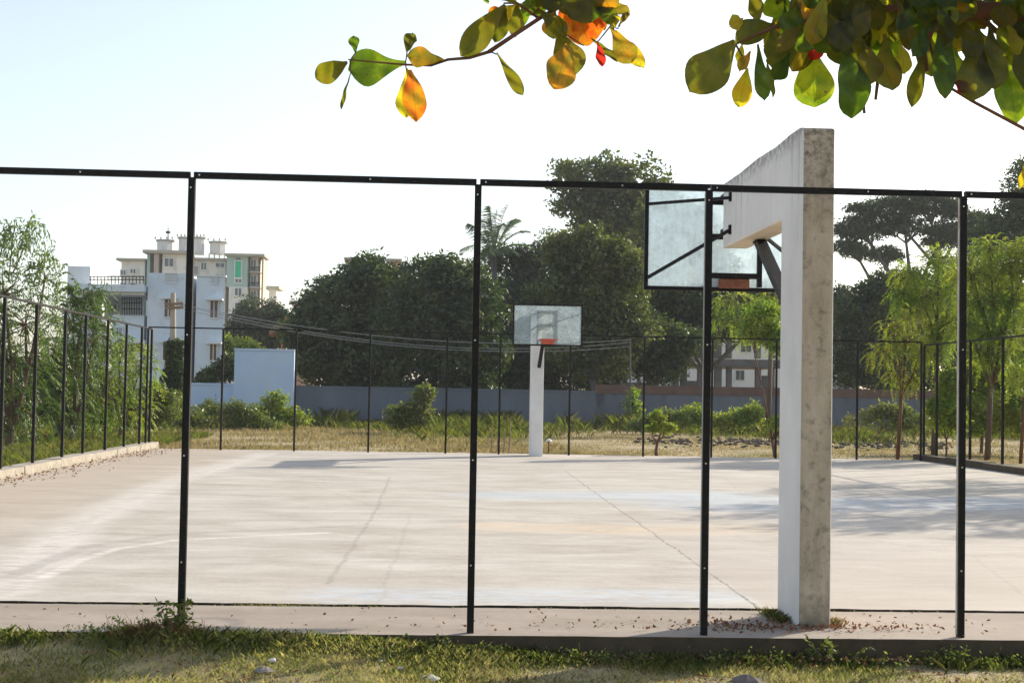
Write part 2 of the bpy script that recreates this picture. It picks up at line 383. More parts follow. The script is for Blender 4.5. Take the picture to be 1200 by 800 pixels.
# kerbs along both long sides
def kerb(name, x0, x1, y0, y1, h, mat, label):
    b = MB(); n = int((y1-y0)/2.4); rng = random.Random(x0)
    for i in range(n):
        a = y0+(y1-y0)*i/n; c = y0+(y1-y0)*(i+1)/n-.012
        dx = rng.uniform(-.008, .008); dz = rng.uniform(-.012, .012)
        b.box((x0+dx, a, -.3), (x1+dx, c, h+dz))
    o = bevel(b.build(name, [mat]), .012)
    tag(o, label, 'kerb'); return o
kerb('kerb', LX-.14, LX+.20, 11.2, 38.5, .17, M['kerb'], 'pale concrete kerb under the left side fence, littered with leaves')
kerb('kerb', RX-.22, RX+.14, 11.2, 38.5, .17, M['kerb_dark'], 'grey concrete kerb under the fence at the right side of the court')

# ------------------------------------------------------------------ fences
def fence(name, label, line, fixed, posts, z0, ztop, post_w, bolts=False, rail=.04, ext=None):
    """line 'x': runs along X at Y=fixed; 'y': runs along Y at X=fixed"""
    P = lambda s, d, z: (s, fixed+d, z) if line == 'x' else (fixed+d, s, z)
    root = empty(name, P(posts[0], 0, z0), label, 'fence')
    w = post_w/2
    for p in posts:
        b = MB(); lo = P(p-w, -w, z0); hi = P(p+w, w, ztop-rail*.35)
        b.box(tuple(map(min, lo, hi)), tuple(map(max, lo, hi)))
        lo = P(p-w*1.7, -w*1.7, z0); hi = P(p+w*1.7, w*1.7, z0+.012)
        po = bevel(b.build('post', [M['black_paint']], root), .003)
        if bolts and p > .5:
            c = MB(); c.box((p-w-.003, fixed-w+.014, z0+.02), (p-w-.0005, fixed+w, ztop-.03)); c.build('side_strip', [M['pale_grey']], po)  # pale grey strip added along the left face of these posts
        if bolts:
            for zz in (.45, 1.15, 1.95, 2.93):
                c = MB(); q = Vector(P(p-.004, -w-.001, zz)); c.tube([q, q+Vector((0, -.006, 0))], .0055, 8); c.build('bolt', [M['bolt']], po)
    ends = sorted(posts)
    segs = list(zip(ends[:-1], ends[1:]))
    for a, c in segs:
        b = MB(); h = rail/2
        lo = P(a+.012, -h, ztop-rail/2); hi = P(c-.012, h, ztop+rail/2)
        b.box(tuple(map(min, lo, hi)), tuple(map(max, lo, hi)))
        # a sleeve where two rail lengths meet
        ro = b.build('rail', [M['black_paint']], root)
        if bolts:
            for q in (a+.05, a+(c-a)*.62):
                k = MB(); s = Vector(P(q, -h-.001, ztop)); k.tube([s, s+Vector((0, -.006, 0))], .0055, 8); k.build('bolt', [M['bolt']], ro)
    return root
fence('fence', 'black metal post and rail fence nearest the camera, in front of the basketball pillar', 'x', NEAR_Y,
      [-7.42, -5.45, -3.58, -1.652, .258, 1.828, 3.585, 5.35, 7.2, 9.1, 11.1, 13.05], 0, 3.015, .046, True, .042)
far_posts = [-7.40, -5.49, -3.62, -1.72, .27, 1.65, 3.47, 5.41, 7.2, 8.9, 11.05, 12.76]
fence('fence', 'thin black metal fence across the far end of the court', 'x', FAR_Y, far_posts, 0, 3.13, .05, rail=.035)
fence('fence', 'black metal fence along the left side of the court, on the pale kerb', 'y', LX+.02,
      [11.6, 13.5, 15.6, 17.6, 19.5, 21.4, 23.3, 25.22, 27.22, 29.31, 31.0, 33.06, 35.03, 36.83, 38.1], .15, 3.10, .055, rail=.04)
fence('fence', 'black metal fence along the right side of the court, in front of young trees', 'y', RX+.02,
      [11.6, 13.6, 15.6, 17.6, 19.6, 21.6, 23.6, 25.6, 27.5, 29.2, 31.0, 32.89, 34.93, 37.3, 38.3], .15, 3.08, .055, rail=.04)

# ------------------------------------------------------------------ basketball hoops
def hoop(label, xc, w, y_out, s, dz, far):
    """s=+1: arm reaches towards +Y"""
    Y = lambda d: y_out+s*d
    zt, zb = 3.53+dz, 2.93+dz
    root = empty('basketball_hoop', (xc, y_out, 0), label, 'basketball hoop', 'basketball hoops at the two ends of the court')
    x0, x1 = xc-w/2, xc+w/2
    prof = [(0, -.25), (.65, -.25), (.65, 1.5), (.652, zb), (2.88, zb+.01), (2.88, zt), (2.2, zt-.006), (1.5, zt+.010), (.9, zt-.004), (.4, zt+.012), (.14, zt+.008), (0, zt-.02)]
    b = MB(); n = len(prof)
    vs = [(x0, Y(a), z) for a, z in prof]+[(x1, Y(a), z) for a, z in prof]
    fl = s > 0
    c1 = tuple(range(n)); c2 = tuple(range(n, 2*n))
    b.add(vs, [c1[::-1] if not fl else c1, c2 if not fl else c2[::-1]], 0)
    for i in range(n):
        j = (i+1) % n
        mi = 1 if i in (n-1,) else (2 if i == 3 else (3 if i == 4 else 0))
        f = [i, j, n+j, n+i]
        b.f.append(f if not fl else f[::-1]); b.m.append(mi)
    o = b.build('pillar', [M['pillar_white'], M['pillar_bare'] if not far else M['pillar_white'], M['arm_under'], M['brown_stain']], root)
    # tidy normals
    import bmesh
    bm = bmesh.new(); bm.from_mesh(o.data); bmesh.ops.recalc_face_normals(bm, faces=bm.faces); bm.to_mesh(o.data); bm.free()
    bevel(o, .016, 3)
    bx0, bx1, bz0, bz1 = xc-.80+.02*s, xc+.86+.02*s, 2.575+dz, 3.565+dz
    if far: bx0, bx1 = xc-.83+.04, xc+.83+.04
    yb = Y(3.20)
    bp = MB(); bp.box((bx0+.02, yb-.005, bz0+.02), (bx1-.02, yb+.005, bz1-.02)); bb = bp.build('backboard', [M['glass_thin_dust' if far else 'glass']], root)
    fr = MB(); t = .036
    for a, c in (((bx0, bz0), (bx1, bz0+t)), ((bx0, bz1-t), (bx1, bz1)), ((bx0, bz0+t+.002), (bx0+t, bz1-t-.002)), ((bx1-t, bz0+t+.002), (bx1, bz1-t-.002))):
        fr.box((a[0], yb-.02, a[1]), (c[0], yb+.02, c[1]))
    fr.build('frame', [M['black_paint']], bb)
    # carrier frame between arm and board
    cx = (bx0+bx1)/2; zrim = bz0+.14
    if True:
        c = MB(); y1 = yb-s*.03; hw = .235
        for xx in (cx-hw, cx+hw): c.box((xx-.022, min(y1, y1-s*.04), bz0+.04), (xx+.022, max(y1, y1-s*.04), bz0+.98-.12))
        for zz in (zrim, bz0+.50, bz1-.17): c.box((cx-hw+.023, min(y1-s*.002, y1-s*.036), zz-.025), (cx+hw-.023, max(y1-s*.002, y1-s*.036), zz+.025))
        c.box((cx-hw-.0, min(y1-s*.04, y1-s*.07), zrim-.022), (cx+hw+.0, max(y1-s*.04, y1-s*.07), zrim+.022))
        for zz in (bz0+.50, bz1-.17):
            for xx in (x0+.04, x1-.04): c.bar((xx, Y(2.86), zz+.04), (xx, y1-s*.05, zz+.04), .035)
        c.build('bracket', [M['black_paint']], root)
    # side stays from the arm to the corners of the board
    for sx, xs, xe in ((-1, x0, bx0+.03), (1, x1, bx1-.03)):
        for za, ze in ((3.35+dz, bz1-.20), (3.06+dz, bz0+.11)):
            c = MB(); c.bar((xs+sx*.02, Y(2.52), za), (xe, yb-s*.03, ze), .026); c.box((xs+sx*.001-.02, Y(2.52)-.02, za-.03), (xs+sx*.001+.02, Y(2.52)+.02, za+.05))
            c.build('stay', [M['black_paint']], root)
    # diagonal brace
    c = MB(); p0 = Vector((xc+.03, Y(.66), 2.13+dz)); p1 = Vector((xc+.05, Y(2.10), zb+.0))
    c.bar(p0, p1, .085, .07); c.box((p1.x-.05, p1.y-.05, zb-.02), (p1.x+.05, p1.y+.05, zb-.002))
    c.build('brace', [M['black_paint']], root)
    # rim mount and ring
    c = MB(); yr = yb+s*.022
    c.box((cx-.14, min(yr, yr+s*.12), zrim-.10), (cx+.14, max(yr, yr+s*.12), zrim-.02+.03))
    c.box((cx-.14, min(y1, y1-s*.05), zrim-.115), (cx+.14, max(y1, y1-s*.05), zrim-.027))
    mo = bevel(c.build('rim_mount', [M['red_paint'] if far else M['rust']], root), .008)
    rr = .225; ring = [(cx+rr*math.cos(a), yb+s*(.16+rr)+rr*math.sin(a), zrim) for a in np.linspace(0, 2*math.pi, 33)]
    c = MB(); c.tube(ring, .010, 8, cap=False); c.build('rim', [M['red_paint'] if far else M['rust']], root, True)
    return root
hoop('near white and cement basketball pillar with dusty glass backboard facing away', 2.675, .225, 10.08, 1, 0, False)
hoop('distant white basketball hoop with red rim mount facing the camera', 2.57, .31, 37.42, -1, .155, True)

# ------------------------------------------------------------------ foliage
M['dark_leaf'] = leaf_mat('dark_leaf', [(.012,.026,.007), (.030,.056,.013), (.06,.095,.022)], .38, (.14,.16,.035), .7, (1.3,1.5,.7))
M['olive_leaf'] = leaf_mat('olive_leaf', [(.032,.052,.012), (.075,.10,.022), (.13,.15,.035)], .42, (.19,.19,.045), .45, (1.4,1.5,.7))
M['grey_leaf'] = leaf_mat('grey_leaf', [(.022,.038,.018), (.048,.070,.030), (.08,.10,.045)], .34, (.10,.12,.045), .5, (1.3,1.4,.8))
M['young_leaf'] = leaf_mat('young_leaf', [(.07,.13,.018), (.15,.24,.03), (.28,.34,.05)], .52, (.36,.34,.06), .9, (1.5,1.6,.6))
M['yellow_leaf'] = leaf_mat('yellow_leaf', [(.16,.22,.02), (.26,.29,.035), (.36,.33,.05)], .52, (.12,.20,.03), .8, (1.5,1.5,.6))
M['left_leaf'] = leaf_mat('left_leaf', [(.05,.09,.02), (.10,.16,.035), (.20,.26,.07)], .42, (.05,.08,.02), .5, (1.4,1.5,.6), .12)
M['weed_leaf'] = leaf_mat('weed_leaf', [(.08,.12,.025), (.13,.17,.035), (.21,.21,.06)], .45, (.20,.16,.07), .5, (1.4,1.5,.6))
M['palm_leaf'] = leaf_mat('palm_leaf', [(.055,.09,.03), (.09,.13,.045)], .35, None, 1, (1.4,1.5,.7), .25)

def unit(a): return a/np.maximum(1e-9, np.linalg.norm(a, axis=1, keepdims=True))
def leaf_quads(pos, L, W, droop=.2, spread=1.0, rng=NP, out=None):
    n = len(pos)
    d = rng.normal(size=(n, 3))*[1, 1, .7]*spread; d[:, 2] -= droop; d = unit(d)
    up = rng.normal(size=(n, 3))*.8; up[:, 2] += .8
    if out is not None: up = out*1.3+rng.normal(size=(n, 3))*.42+[0, 0, .25]
    s = unit(np.cross(d, up))
    l = (L*rng.uniform(.6, 1.3, n))[:, None]; w = (W*rng.uniform(.6, 1.3, n))[:, None]
    q = np.stack([pos, pos+d*l*.45+s*w*.5, pos+d*l, pos+d*l*.45-s*w*.5], 1)
    return q.reshape(-1, 3)
def ellipsoid_points(n, rng, shell=.72):
    d = unit(rng.normal(size=(n, 3)))
    r = np.where(rng.rand(n) < shell, rng.uniform(.72, 1.0, n), rng.rand(n)**.5*.8)
    return d*r[:, None]
def tree(name, label, cat, px_blobs, Y, base, leaf, L, W, clumps, per, clump_r, trunk_r, bark='bark_grey', droop=.2,
         depth=.9, group=None, seed=0, lean=0, zbase=None, limbs=14, flat=.75):
    """px_blobs: (x, y, rx, ry[, dY]) measured on the photo, turned into metres at distance Y; base: x of the foot in px"""
    rng = np.random.RandomState(seed+int(Y*10)); k = Y/FPX
    L, W, per, clump_r, clumps = L*.72, W*.95, int(per*1.5), clump_r*.80, int(clumps*.85)
    foot = at(base, 470, Y); gz = float(ground_z(foot[0], Y)) if zbase is None else zbase
    foot[2] = gz-.1
    root = empty(name, tuple(foot), label, cat, group)
    blobs = []
    for bl in px_blobs:
        c = at(bl[0], bl[1], Y); dy = bl[4] if len(bl) > 4 else 0
        blobs.append((c+np.array([0, dy, 0]), np.array([bl[2]*k, (bl[2]+bl[3])*.5*k*depth, bl[3]*k])))
    area = sum(b[1][0]*b[1][2] for b in blobs)
    main = list(blobs)
    for c, r in main:                      # ragged outgrowths round every limb of the crown
        for _ in range(5):
            a_ = rng.uniform(-.3, math.pi+.3); q_ = rng.uniform(.78, 1.12)
            blobs.append((c+r*np.array([math.cos(a_)*q_, rng.uniform(-.7, .3), math.sin(a_)*q_]), r*rng.uniform(.14, .32)*[1.1, 1, .9]))
    cl = []
    for c, r in blobs:
        n = max(3, int(clumps*r[0]*r[2]/area))
        cl.append(c+ellipsoid_points(n, rng)*r)
    cl = np.concatenate(cl)
    size = clump_r*rng.uniform(.6, 1.35, len(cl))
    out = unit(rng.normal(size=(len(cl)*per, 3))+[0, 0, .25]); rad_ = np.where(rng.rand(len(out)) < .8, rng.uniform(.75, 1.05, len(out)), rng.rand(len(out)))
    pos = np.repeat(cl, per, 0)+out*rad_[:, None]*[1, 1, flat]*np.repeat(size, per)[:, None]*.95
    pos[:, 2] = np.maximum(pos[:, 2], gz+.05)
    fastmesh('crown', leaf_quads(pos, L, W, droop, rng=rng, out=out), 4, [M[leaf]], root)
    if trunk_r > 0:
        b = MB(); lo = min(bl[0][2] for bl in main); cx = np.mean([bl[0] for bl in main], 0)
        fork = np.array([foot[0]*.55+cx[0]*.45+lean, Y+(cx[1]-Y)*.5, gz+max(.25*(lo-gz), .55*(lo-gz))])
        m1 = (foot*.5+fork*.5)+np.array([rng.uniform(-1, 1)*trunk_r*1.2, 0, 0])
        b.tube([foot, m1, fork], [trunk_r*1.25, trunk_r, trunk_r*.85], 9)
        for c, r in main:
            mid = fork*.5+c*.5+rng.normal(size=3)*.12*np.linalg.norm(c-fork)*[1, 1, .3]
            b.tube([fork, mid, c], [trunk_r*.6, trunk_r*.42, trunk_r*.22], 6)
            near = cl[np.linalg.norm((cl-c)/r, axis=1) < 1.15]
            idx = rng.permutation(len(near))[:max(2, int(limbs*1.0/len(main))+2)]
            for q in near[idx]:
                mm = (c+q)/2+np.array([0, 0, -.1*np.linalg.norm(q-c)])
                b.tube([c*.7+mid*.3, mm, q], [trunk_r*.22, trunk_r*.14, trunk_r*.05], 5)
        b.build('trunk', [M[bark]], root, True)
    return root

def frond_tree(name, label, px_blobs, Y, base, leaf, n_fr, fl, seed, trunk_r=.07, sprays=(), group=None, bark='bark', lo_f=.4):
    """open tree whose leaves hang as narrow leaflets along drooping fronds"""
    rng = np.random.RandomState(seed); k = Y/FPX; foot = at(base, 470, Y); foot[2] = -.15
    root = empty(name, tuple(foot), label, 'tree', group or 'trees and shrubs outside the left fence')
    blobs = []
    for bl in px_blobs:
        c = at(bl[0], bl[1], Y)+np.array([0, bl[4] if len(bl) > 4 else 0, 0]); blobs.append((c, np.array([bl[2], (bl[2]+bl[3])*.5, bl[3]])*k))
    ar = sum(r[0]*r[2] for c, r in blobs); st = []
    b = MB(); lo = min(c[2] for c, r in blobs); fork = np.array([foot[0]+.1, Y, max(.4, lo*lo_f)])
    b.tube([foot, fork], [trunk_r*1.2, trunk_r], 8)
    for c, r in blobs:
        n = int(n_fr*r[0]*r[2]/ar); p = c+ellipsoid_points(n, rng)*r; st.append((p, c))
        mid = fork*.5+c*.5+rng.normal(size=3)*.1
        b.tube([fork, mid, c], [trunk_r*.7, trunk_r*.5, trunk_r*.25], 6)
        for q in p[::4]: b.tube([c, (c+q)/2+rng.normal(size=3)*.06, q], [trunk_r*.2, trunk_r*.14, .006], 4)
    quads = []
    for p, c in st:
        for q in p:
            out = q-c; out[2] *= .4; out = unit((out+rng.normal(size=3)*.5)[None])[0]; out[2] += rng.uniform(-.1, .5)
            L = fl*rng.uniform(.6, 1.3); nn = 14; ts = np.linspace(0, 1, nn)[:, None]
            pts = q+out*L*ts+np.array([0, 0, -.75*L])*ts**2
            for i in range(2, nn):
                tg = unit((pts[i]-pts[i-1])[None])[0]
                sd = np.cross(tg, [0, 0, 1]); sd /= np.linalg.norm(sd)+1e-6
                for s_ in (-1, 1):
                    d = unit((sd*s_*.8+tg*.4+np.array([0, 0, -.5])+rng.normal(size=3)*.15)[None])[0]
                    l = .17*fl*rng.uniform(.7, 1.2); w = tg*.028*fl*1.4
                    quads += [pts[i], pts[i]+d*l*.45+w, pts[i]+d*l, pts[i]+d*l*.45-w]
    for (xa, ya, xb, yb) in sprays:
        p, q = at(xa, ya, Y), at(xb, yb, Y); b.tube([p, (p+q)/2+np.array([0,0,.1]), q], [.02, .014, .006], 5)
        for i in range(26):
            t = rng.uniform(.35, 1); o_ = p*(1-t)+q*t+rng.normal(size=3)*.03
            d0 = unit(rng.normal(size=(1, 3))*[1, 1, .6])[0]; d0[2] += .1
            for j in range(7):
                a = o_+d0*.09*j+np.array([0, 0, -.012*j*j])
                d = unit((rng.normal(size=3)*.5+np.array([0, 0, -.8]))[None])[0]; w = np.cross(d, [0, 1, 0])*.018
                quads += [a, a+d*.07+w, a+d*.15, a+d*.07-w]
    fastmesh('crown', np.array(quads), 4, [M[leaf]], root)
    b.build('trunk', [M[bark]], root, True)
G_FAR = 'large trees behind the far boundary wall'
tree('leafy_tree', 'dark low tree filling the gap behind the far hoop pole', 'tree', [(625,420,36,34), (665,405,40,40), (700,430,34,24), (580,425,30,30), (645,365,30,30), (650,462,70,14)], 88, 650, 'dark_leaf', .40, .14, 520, 44, 1.0, .25, seed=15, group=G_FAR)
tree('mango_tree', 'dense dark rounded tree beside the pink house, left end of the tree belt', 'tree',
     [(402,372,46,56), (368,402,26,48), (438,340,38,34), (425,425,55,38), (466,380,30,50), (425,462,65,16)], 84, 415, 'dark_leaf', .42, .15, 640, 46, 1.0, .35, seed=1, group=G_FAR)
tree('mango_tree', 'dense dark broad-topped tree left of the palm', 'tree',
     [(508,365,46,52), (548,360,36,48), (490,400,40,50), (540,415,45,40), (520,335,30,22), (525,462,60,16)], 80, 515, 'dark_leaf', .42, .15, 640, 46, .95, .35, seed=2, group=G_FAR)
tree('leafy_tree', 'grey-green feathery tree behind the far backboard', 'tree',
     [(600,335,34,45), (636,315,32,36), (585,380,40,50), (640,380,40,50), (610,430,45,30)], 92, 610, 'grey_leaf', .36, .11, 620, 42, .95, .25, seed=3, group=G_FAR)
tree('tall_tree', 'tallest tree, lumpy crown rising above the fence rail left of the near backboard', 'tree',
     [(694,214,40,24), (735,222,38,26), (680,245,26,16), (712,262,30,18), (752,262,28,26), (700,285,30,26), (735,285,32,24), (768,235,16,18), (730,300,34,30), (765,310,30,34), (735,365,40,46)], 112, 722, 'olive_leaf', .55, .24, 520, 34, 1.25, .5, seed=4, group=G_FAR, limbs=30)
tree('leafy_tree', 'olive bushy tree directly right of the far backboard', 'tree',
     [(690,312,36,36), (725,345,34,45), (675,345,30,40), (700,400,48,45), (655,300,18,22)], 76, 700, 'olive_leaf', .34, .13, 620, 42, .85, .25, seed=5, group=G_FAR)
tree('leafy_tree', 'green tree seen through the near glass backboard', 'tree',
     [(775,262,22,30), (795,275,34,42), (825,300,28,30), (812,330,40,36), (780,355,40,34), (838,360,30,26)], 96, 800, 'olive_leaf', .42, .15, 480, 40, 1.0, .25, seed=6, group=G_FAR)
tree('leafy_tree', 'low dark tree in front of the concrete frame building', 'tree',
     [(745,395,36,30), (770,425,28,26), (800,400,30,14)], 78, 760, 'dark_leaf', .36, .13, 280, 40, .8, .2, seed=7, group=G_FAR)
frond_tree('leafy_tree', 'bright green tree under the backboard brace, left of the near pillar', [(860,352,22,13), (890,360,24,14), (905,345,18,12), (850,375,18,9), (884,385,20,10), (905,380,14,10)], 62, 900, 'young_leaf', 420, .62, 8, .1, group=G_FAR, lo_f=.8)
tree('leafy_tree', 'dark wide tree hiding the upper storey of the concrete frame building', 'tree', [(790,345,34,26), (828,362,30,24), (868,356,28,18), (902,352,24,20), (760,372,26,22), (845,385,34,12), (805,390,30,16)], 84, 825, 'dark_leaf', .38, .14, 480, 40, .95, .25, seed=16, group=G_FAR, limbs=20)
tree('leafy_tree', 'shadowy tree directly right of the near pillar, behind the pale house', 'tree', [(990,362,22,20), (985,405,22,22), (1075,345,26,20), (1085,380,24,26), (1130,325,24,20), (1165,345,24,26), (1190,365,26,30), (1140,395,30,26)], 102, 1000, 'grey_leaf', .42, .15, 560, 40, 1.1, .25, seed=17, group=G_FAR, limbs=20)
tree('rain_tree', 'wide umbrella-shaped tree with open branches right of the near pillar', 'tree',
     [(1040,246,42,13), (1085,240,40,12), (1010,268,28,14), (1000,292,20,9), (1060,268,34,10), (1130,262,34,16), (1035,300,16,9), (1150,285,30,14), (1102,280,22,10)], 118, 1082, 'grey_leaf', .42, .14, 620, 36, 1.0, .42, seed=9, group=G_FAR, limbs=60, flat=.45)
tree('tall_tree', 'dark tall tree at the right edge of the picture', 'tree',
     [(1182,262,26,36), (1200,220,20,34), (1215,270,30,60), (1160,290,20,22)], 98, 1195, 'dark_leaf', .40, .14, 360, 34, 1.0, .35, seed=10, group=G_FAR, limbs=24)
tree('leafy_tree', 'dark rounded tree between the near pillar and the leaning young tree', 'tree',
     [(1015,375,32,32), (1045,350,30,28), (1005,430,34,22), (1055,400,34,40), (1050,445,30,20)], 86, 1035, 'dark_leaf', .40, .14, 520, 44, .95, .3, seed=11, group=G_FAR)
tree('leafy_tree', 'dark tree filling the gap behind the right hand young trees', 'tree',
     [(1110,400,44,70), (1160,440,46,45), (1200,410,40,60), (1120,350,30,30)], 88, 1130, 'dark_leaf', .40, .14, 520, 42, 1.0, .3, seed=12, group=G_FAR)
tree('leafy_tree', 'small pale green tree in front of the apartment tower', 'tree',
     [(308,372,26,20), (288,385,18,14), (325,385,20,20), (310,400,30,14)], 130, 310, 'grey_leaf', .50, .18, 200, 36, 1.0, .2, seed=13, group=G_FAR)
tree('leafy_tree', 'small yellowish tree behind the tall blue wall', 'tree', [(268,408,12,10), (288,410,14,8)], 92, 275, 'young_leaf', .34, .12, 60, 34, .6, .1, seed=14, group=G_FAR)

# palm behind the dark trees
def palm():
    Y = 90.0; root_p = at(580, 470, Y); root_p[2] = -.1
    r = empty('palm_tree', tuple(root_p), 'palm tree with feathery fronds rising over the dark trees', 'tree')
    top = at(578, 300, Y); b = MB()
    b.tube([root_p, root_p*.5+top*.5+np.array([.3,0,0]), top], [.28, .2, .17], 10); b.build('trunk', [M['bark_grey']], r, True)
    rng = np.random.RandomState(5); quads = []; rb = MB()
    tips = [(548,262,0), (560,250,1), (573,244,-1), (583,247,.5), (596,240,0), (606,252,2), (618,272,-.5), (625,290,0), (540,290,1.5), (552,310,-2), (600,300,-2.5), (572,300,-3), (588,268,-3), (577,262,3), (610,300,2)]
    for x, y, dy in tips:
        tip = at(x, y, Y)+np.array([0, dy, 0]); mid = (top+tip)/2+np.array([0, 0, .9])
        ts = np.linspace(.0, 1, 34)[:, None]
        pts = (1-ts)**2*top+2*ts*(1-ts)*mid+ts**2*tip
        rb.tube([pts[i] for i in range(0, 34, 3)], [.035*(1-i/40) for i in range(0, 34, 3)], 5)
        for i in range(4, 34):
            tg = unit((pts[min(i+1, 33)]-pts[i-1])[None])[0]
            for sd in (-1, 1):
                side = unit(np.cross(tg, [0, .5*sd, 1.0])[None])[0]*sd
                d = unit((side*.75+tg*.55+np.array([0, 0, -.45])+rng.normal(size=3)*.12)[None])[0]
                L = .95*math.sin(math.pi*(.12+.8*i/33))+.15; w = unit(np.cross(d, tg)[None])[0]*.035 + tg*.03
                p = pts[i]; quads += [p-w, p+w, p+d*L+np.array([0,0,-.1]), p+d*L*.98+np.array([0,0,-.1])]
    fr = fastmesh('crown', np.array(quads), 4, [M['palm_leaf']], r)
    rb.build('frond_stems', [M['palm_leaf']], r)
palm()

# left side trees outside the fence
GL = 'trees and shrubs outside the left fence'
frond_tree('feathery_tree', 'tall feathery tree with wispy top at the left edge', [(5,345,38,34), (30,380,40,36), (-25,330,36,50), (10,425,45,40), (-40,400,40,60), (20,480,40,30), (52,330,22,20)],
           38, 10, 'left_leaf', 620, .62, 21, .10, [(10,330,18,255), (15,320,45,262), (0,300,12,262), (40,330,60,290), (20,300,40,250)])
frond_tree('feathery_tree', 'bright green feathery tree behind the middle of the left fence', [(85,380,36,34), (70,430,36,40), (100,350,24,18), (110,400,30,30), (75,480,34,24)],
           41, 84, 'left_leaf', 520, .6, 22, .08, [(95,370,80,335), (100,365,120,335)])
frond_tree('feathery_tree', 'low green feathery tree nearest the corner of the left fence', [(140,415,30,28), (120,455,34,34), (165,430,20,22), (150,480,28,20)],
           44, 140, 'young_leaf', 420, .55, 23, .07)
tree('bushy_tree', 'dark inner shrub behind the left fence', 'tree', [(60,455,50,40), (110,470,45,30), (10,460,40,45)], 46, 70, 'dark_leaf', .20, .07, 420, 40, .5, .08, seed=31, group=GL)
tree('bushy_tree', 'olive shrub to the right of the left fence corner', 'tree', [(178,470,16,22), (192,480,14,16), (165,492,20,12)], 52, 178, 'weed_leaf', .18, .06, 150, 36, .35, .04, seed=32, group=GL)

# young trees behind the right corner
GR = 'young trees around the right corner of the far fence'
frond_tree('young_tree', 'crooked young tree just beyond the far fence right of the near pillar', [(1060,400,24,14), (1038,412,20,9), (1078,412,18,14), (1050,440,14,10), (1046,382,16,9), (1064,372,10,12), (1070,440,8,14)], 39.0, 1052, 'yellow_leaf', 430, .36, 41, .05, group=GR, bark='bark_red', lo_f=.75)
frond_tree('young_tree', 'tall light green young tree behind the right corner post', [(1068,322,22,14), (1100,302,20,14), (1090,345,24,14), (1072,362,18,14), (1112,380,18,18), (1095,400,14,20), (1058,345,14,12), (1118,335,12,14)], 43, 1094, 'young_leaf', 1150, .44, 42, .07, group=GR, lo_f=.8)
frond_tree('young_tree', 'broad light green young tree with yellowing top at the right', [(1160,292,24,12), (1140,322,22,16), (1185,315,26,16), (1150,352,26,16), (1186,355,24,18), (1135,385,22,14), (1172,390,26,16), (1205,300,22,24), (1160,420,20,12)], 40, 1157, 'young_leaf', 1650, .44, 43, .075, group=GR, lo_f=.7)
frond_tree('young_tree', 'thin reddish-stemmed young tree at the right picture edge', [(1205,410,20,26), (1215,370,22,20), (1192,440,10,12)], 38.5, 1196, 'young_leaf', 330, .4, 44, .045, group=GR, bark='bark_red', lo_f=.7)
tree('clipped_bush', 'bright yellow-green clipped bush between the right fence posts', 'bush', [(1150,447,36,18), (1185,450,30,18), (1128,455,18,20)], 45, 1150, 'yellow_leaf', .14, .06, 330, 40, .32, .05, seed=45, group=GR)
tree('clipped_bush', 'green bush under the yellow-green bush by the right kerb', 'bush', [(1150,488,36,24), (1190,485,30,26), (1120,490,20,20)], 44, 1160, 'young_leaf', .14, .05, 330, 40, .32, .05, seed=46, group=GR)
tree('young_tree', 'small leafy sapling hugging the right corner fence post', 'tree', [(1112,455,12,18), (1100,485,12,20), (1122,495,10,14)], 39, 1108, 'young_leaf', .15, .05, 90, 34, .25, .03, 'bark', .4, seed=47, group=GR)
tree('young_tree', 'slim young tree with bare trunk directly left of the near pillar', 'tree', [(895,375,18,18), (912,400,12,18), (880,395,14,8), (915,498,7,6)], 39.2, 910, 'young_leaf', .15, .05, 90, 30, .30, .05, 'bark_red', .5, seed=48, group=GR, limbs=12)
tree('sapling', 'tiny sapling with red twisted stem in front of the dark wall', 'sapling', [(771,490,7,6), (778,502,9,6), (764,503,7,5)], 39.0, 771, 'young_leaf', .11, .045, 26, 26, .12, .045, 'bark_red', .2, seed=49)
# trees beyond the right edge whose shade falls on the court
for i, (x, y, h, rr, lab) in enumerate([(15.4, 26.9, 5.2, 2.6, 'round tree outside the right fence shading the middle of the court'), (18.2, 33.0, 5.8, 2.6, 'taller tree outside the right fence shading the far court'),
                                        (19.6, 28.2, 5.6, 2.4, 'low tree outside the right fence, nearest the camera')]):
    rng = np.random.RandomState(60+i); r = empty('shade_tree', (x, y, -.1), lab, 'tree', 'shade trees beyond the right edge of the court')
    cl = np.array([x, y, h])+ellipsoid_points(90, rng)*[rr*1.15, rr*1.15, rr*.45]
    pos = np.repeat(cl, 75, 0)+rng.normal(size=(90*75, 3))*.22
    fastmesh('crown', leaf_quads(pos, .17, .07, .4, rng=rng), 4, [M['young_leaf']], r)
    b = MB(); b.tube([(x, y, -.1), (x+.1, y, h*.5), (x, y, h)], [.12, .09, .05], 8)
    for q in cl[::12]: b.tube([(x+.05, y, h*.6), (np.array([x, y, h])+q)/2, q], [.05, .03, .01], 5)
    b.build('trunk', [M['bark']], r, True)

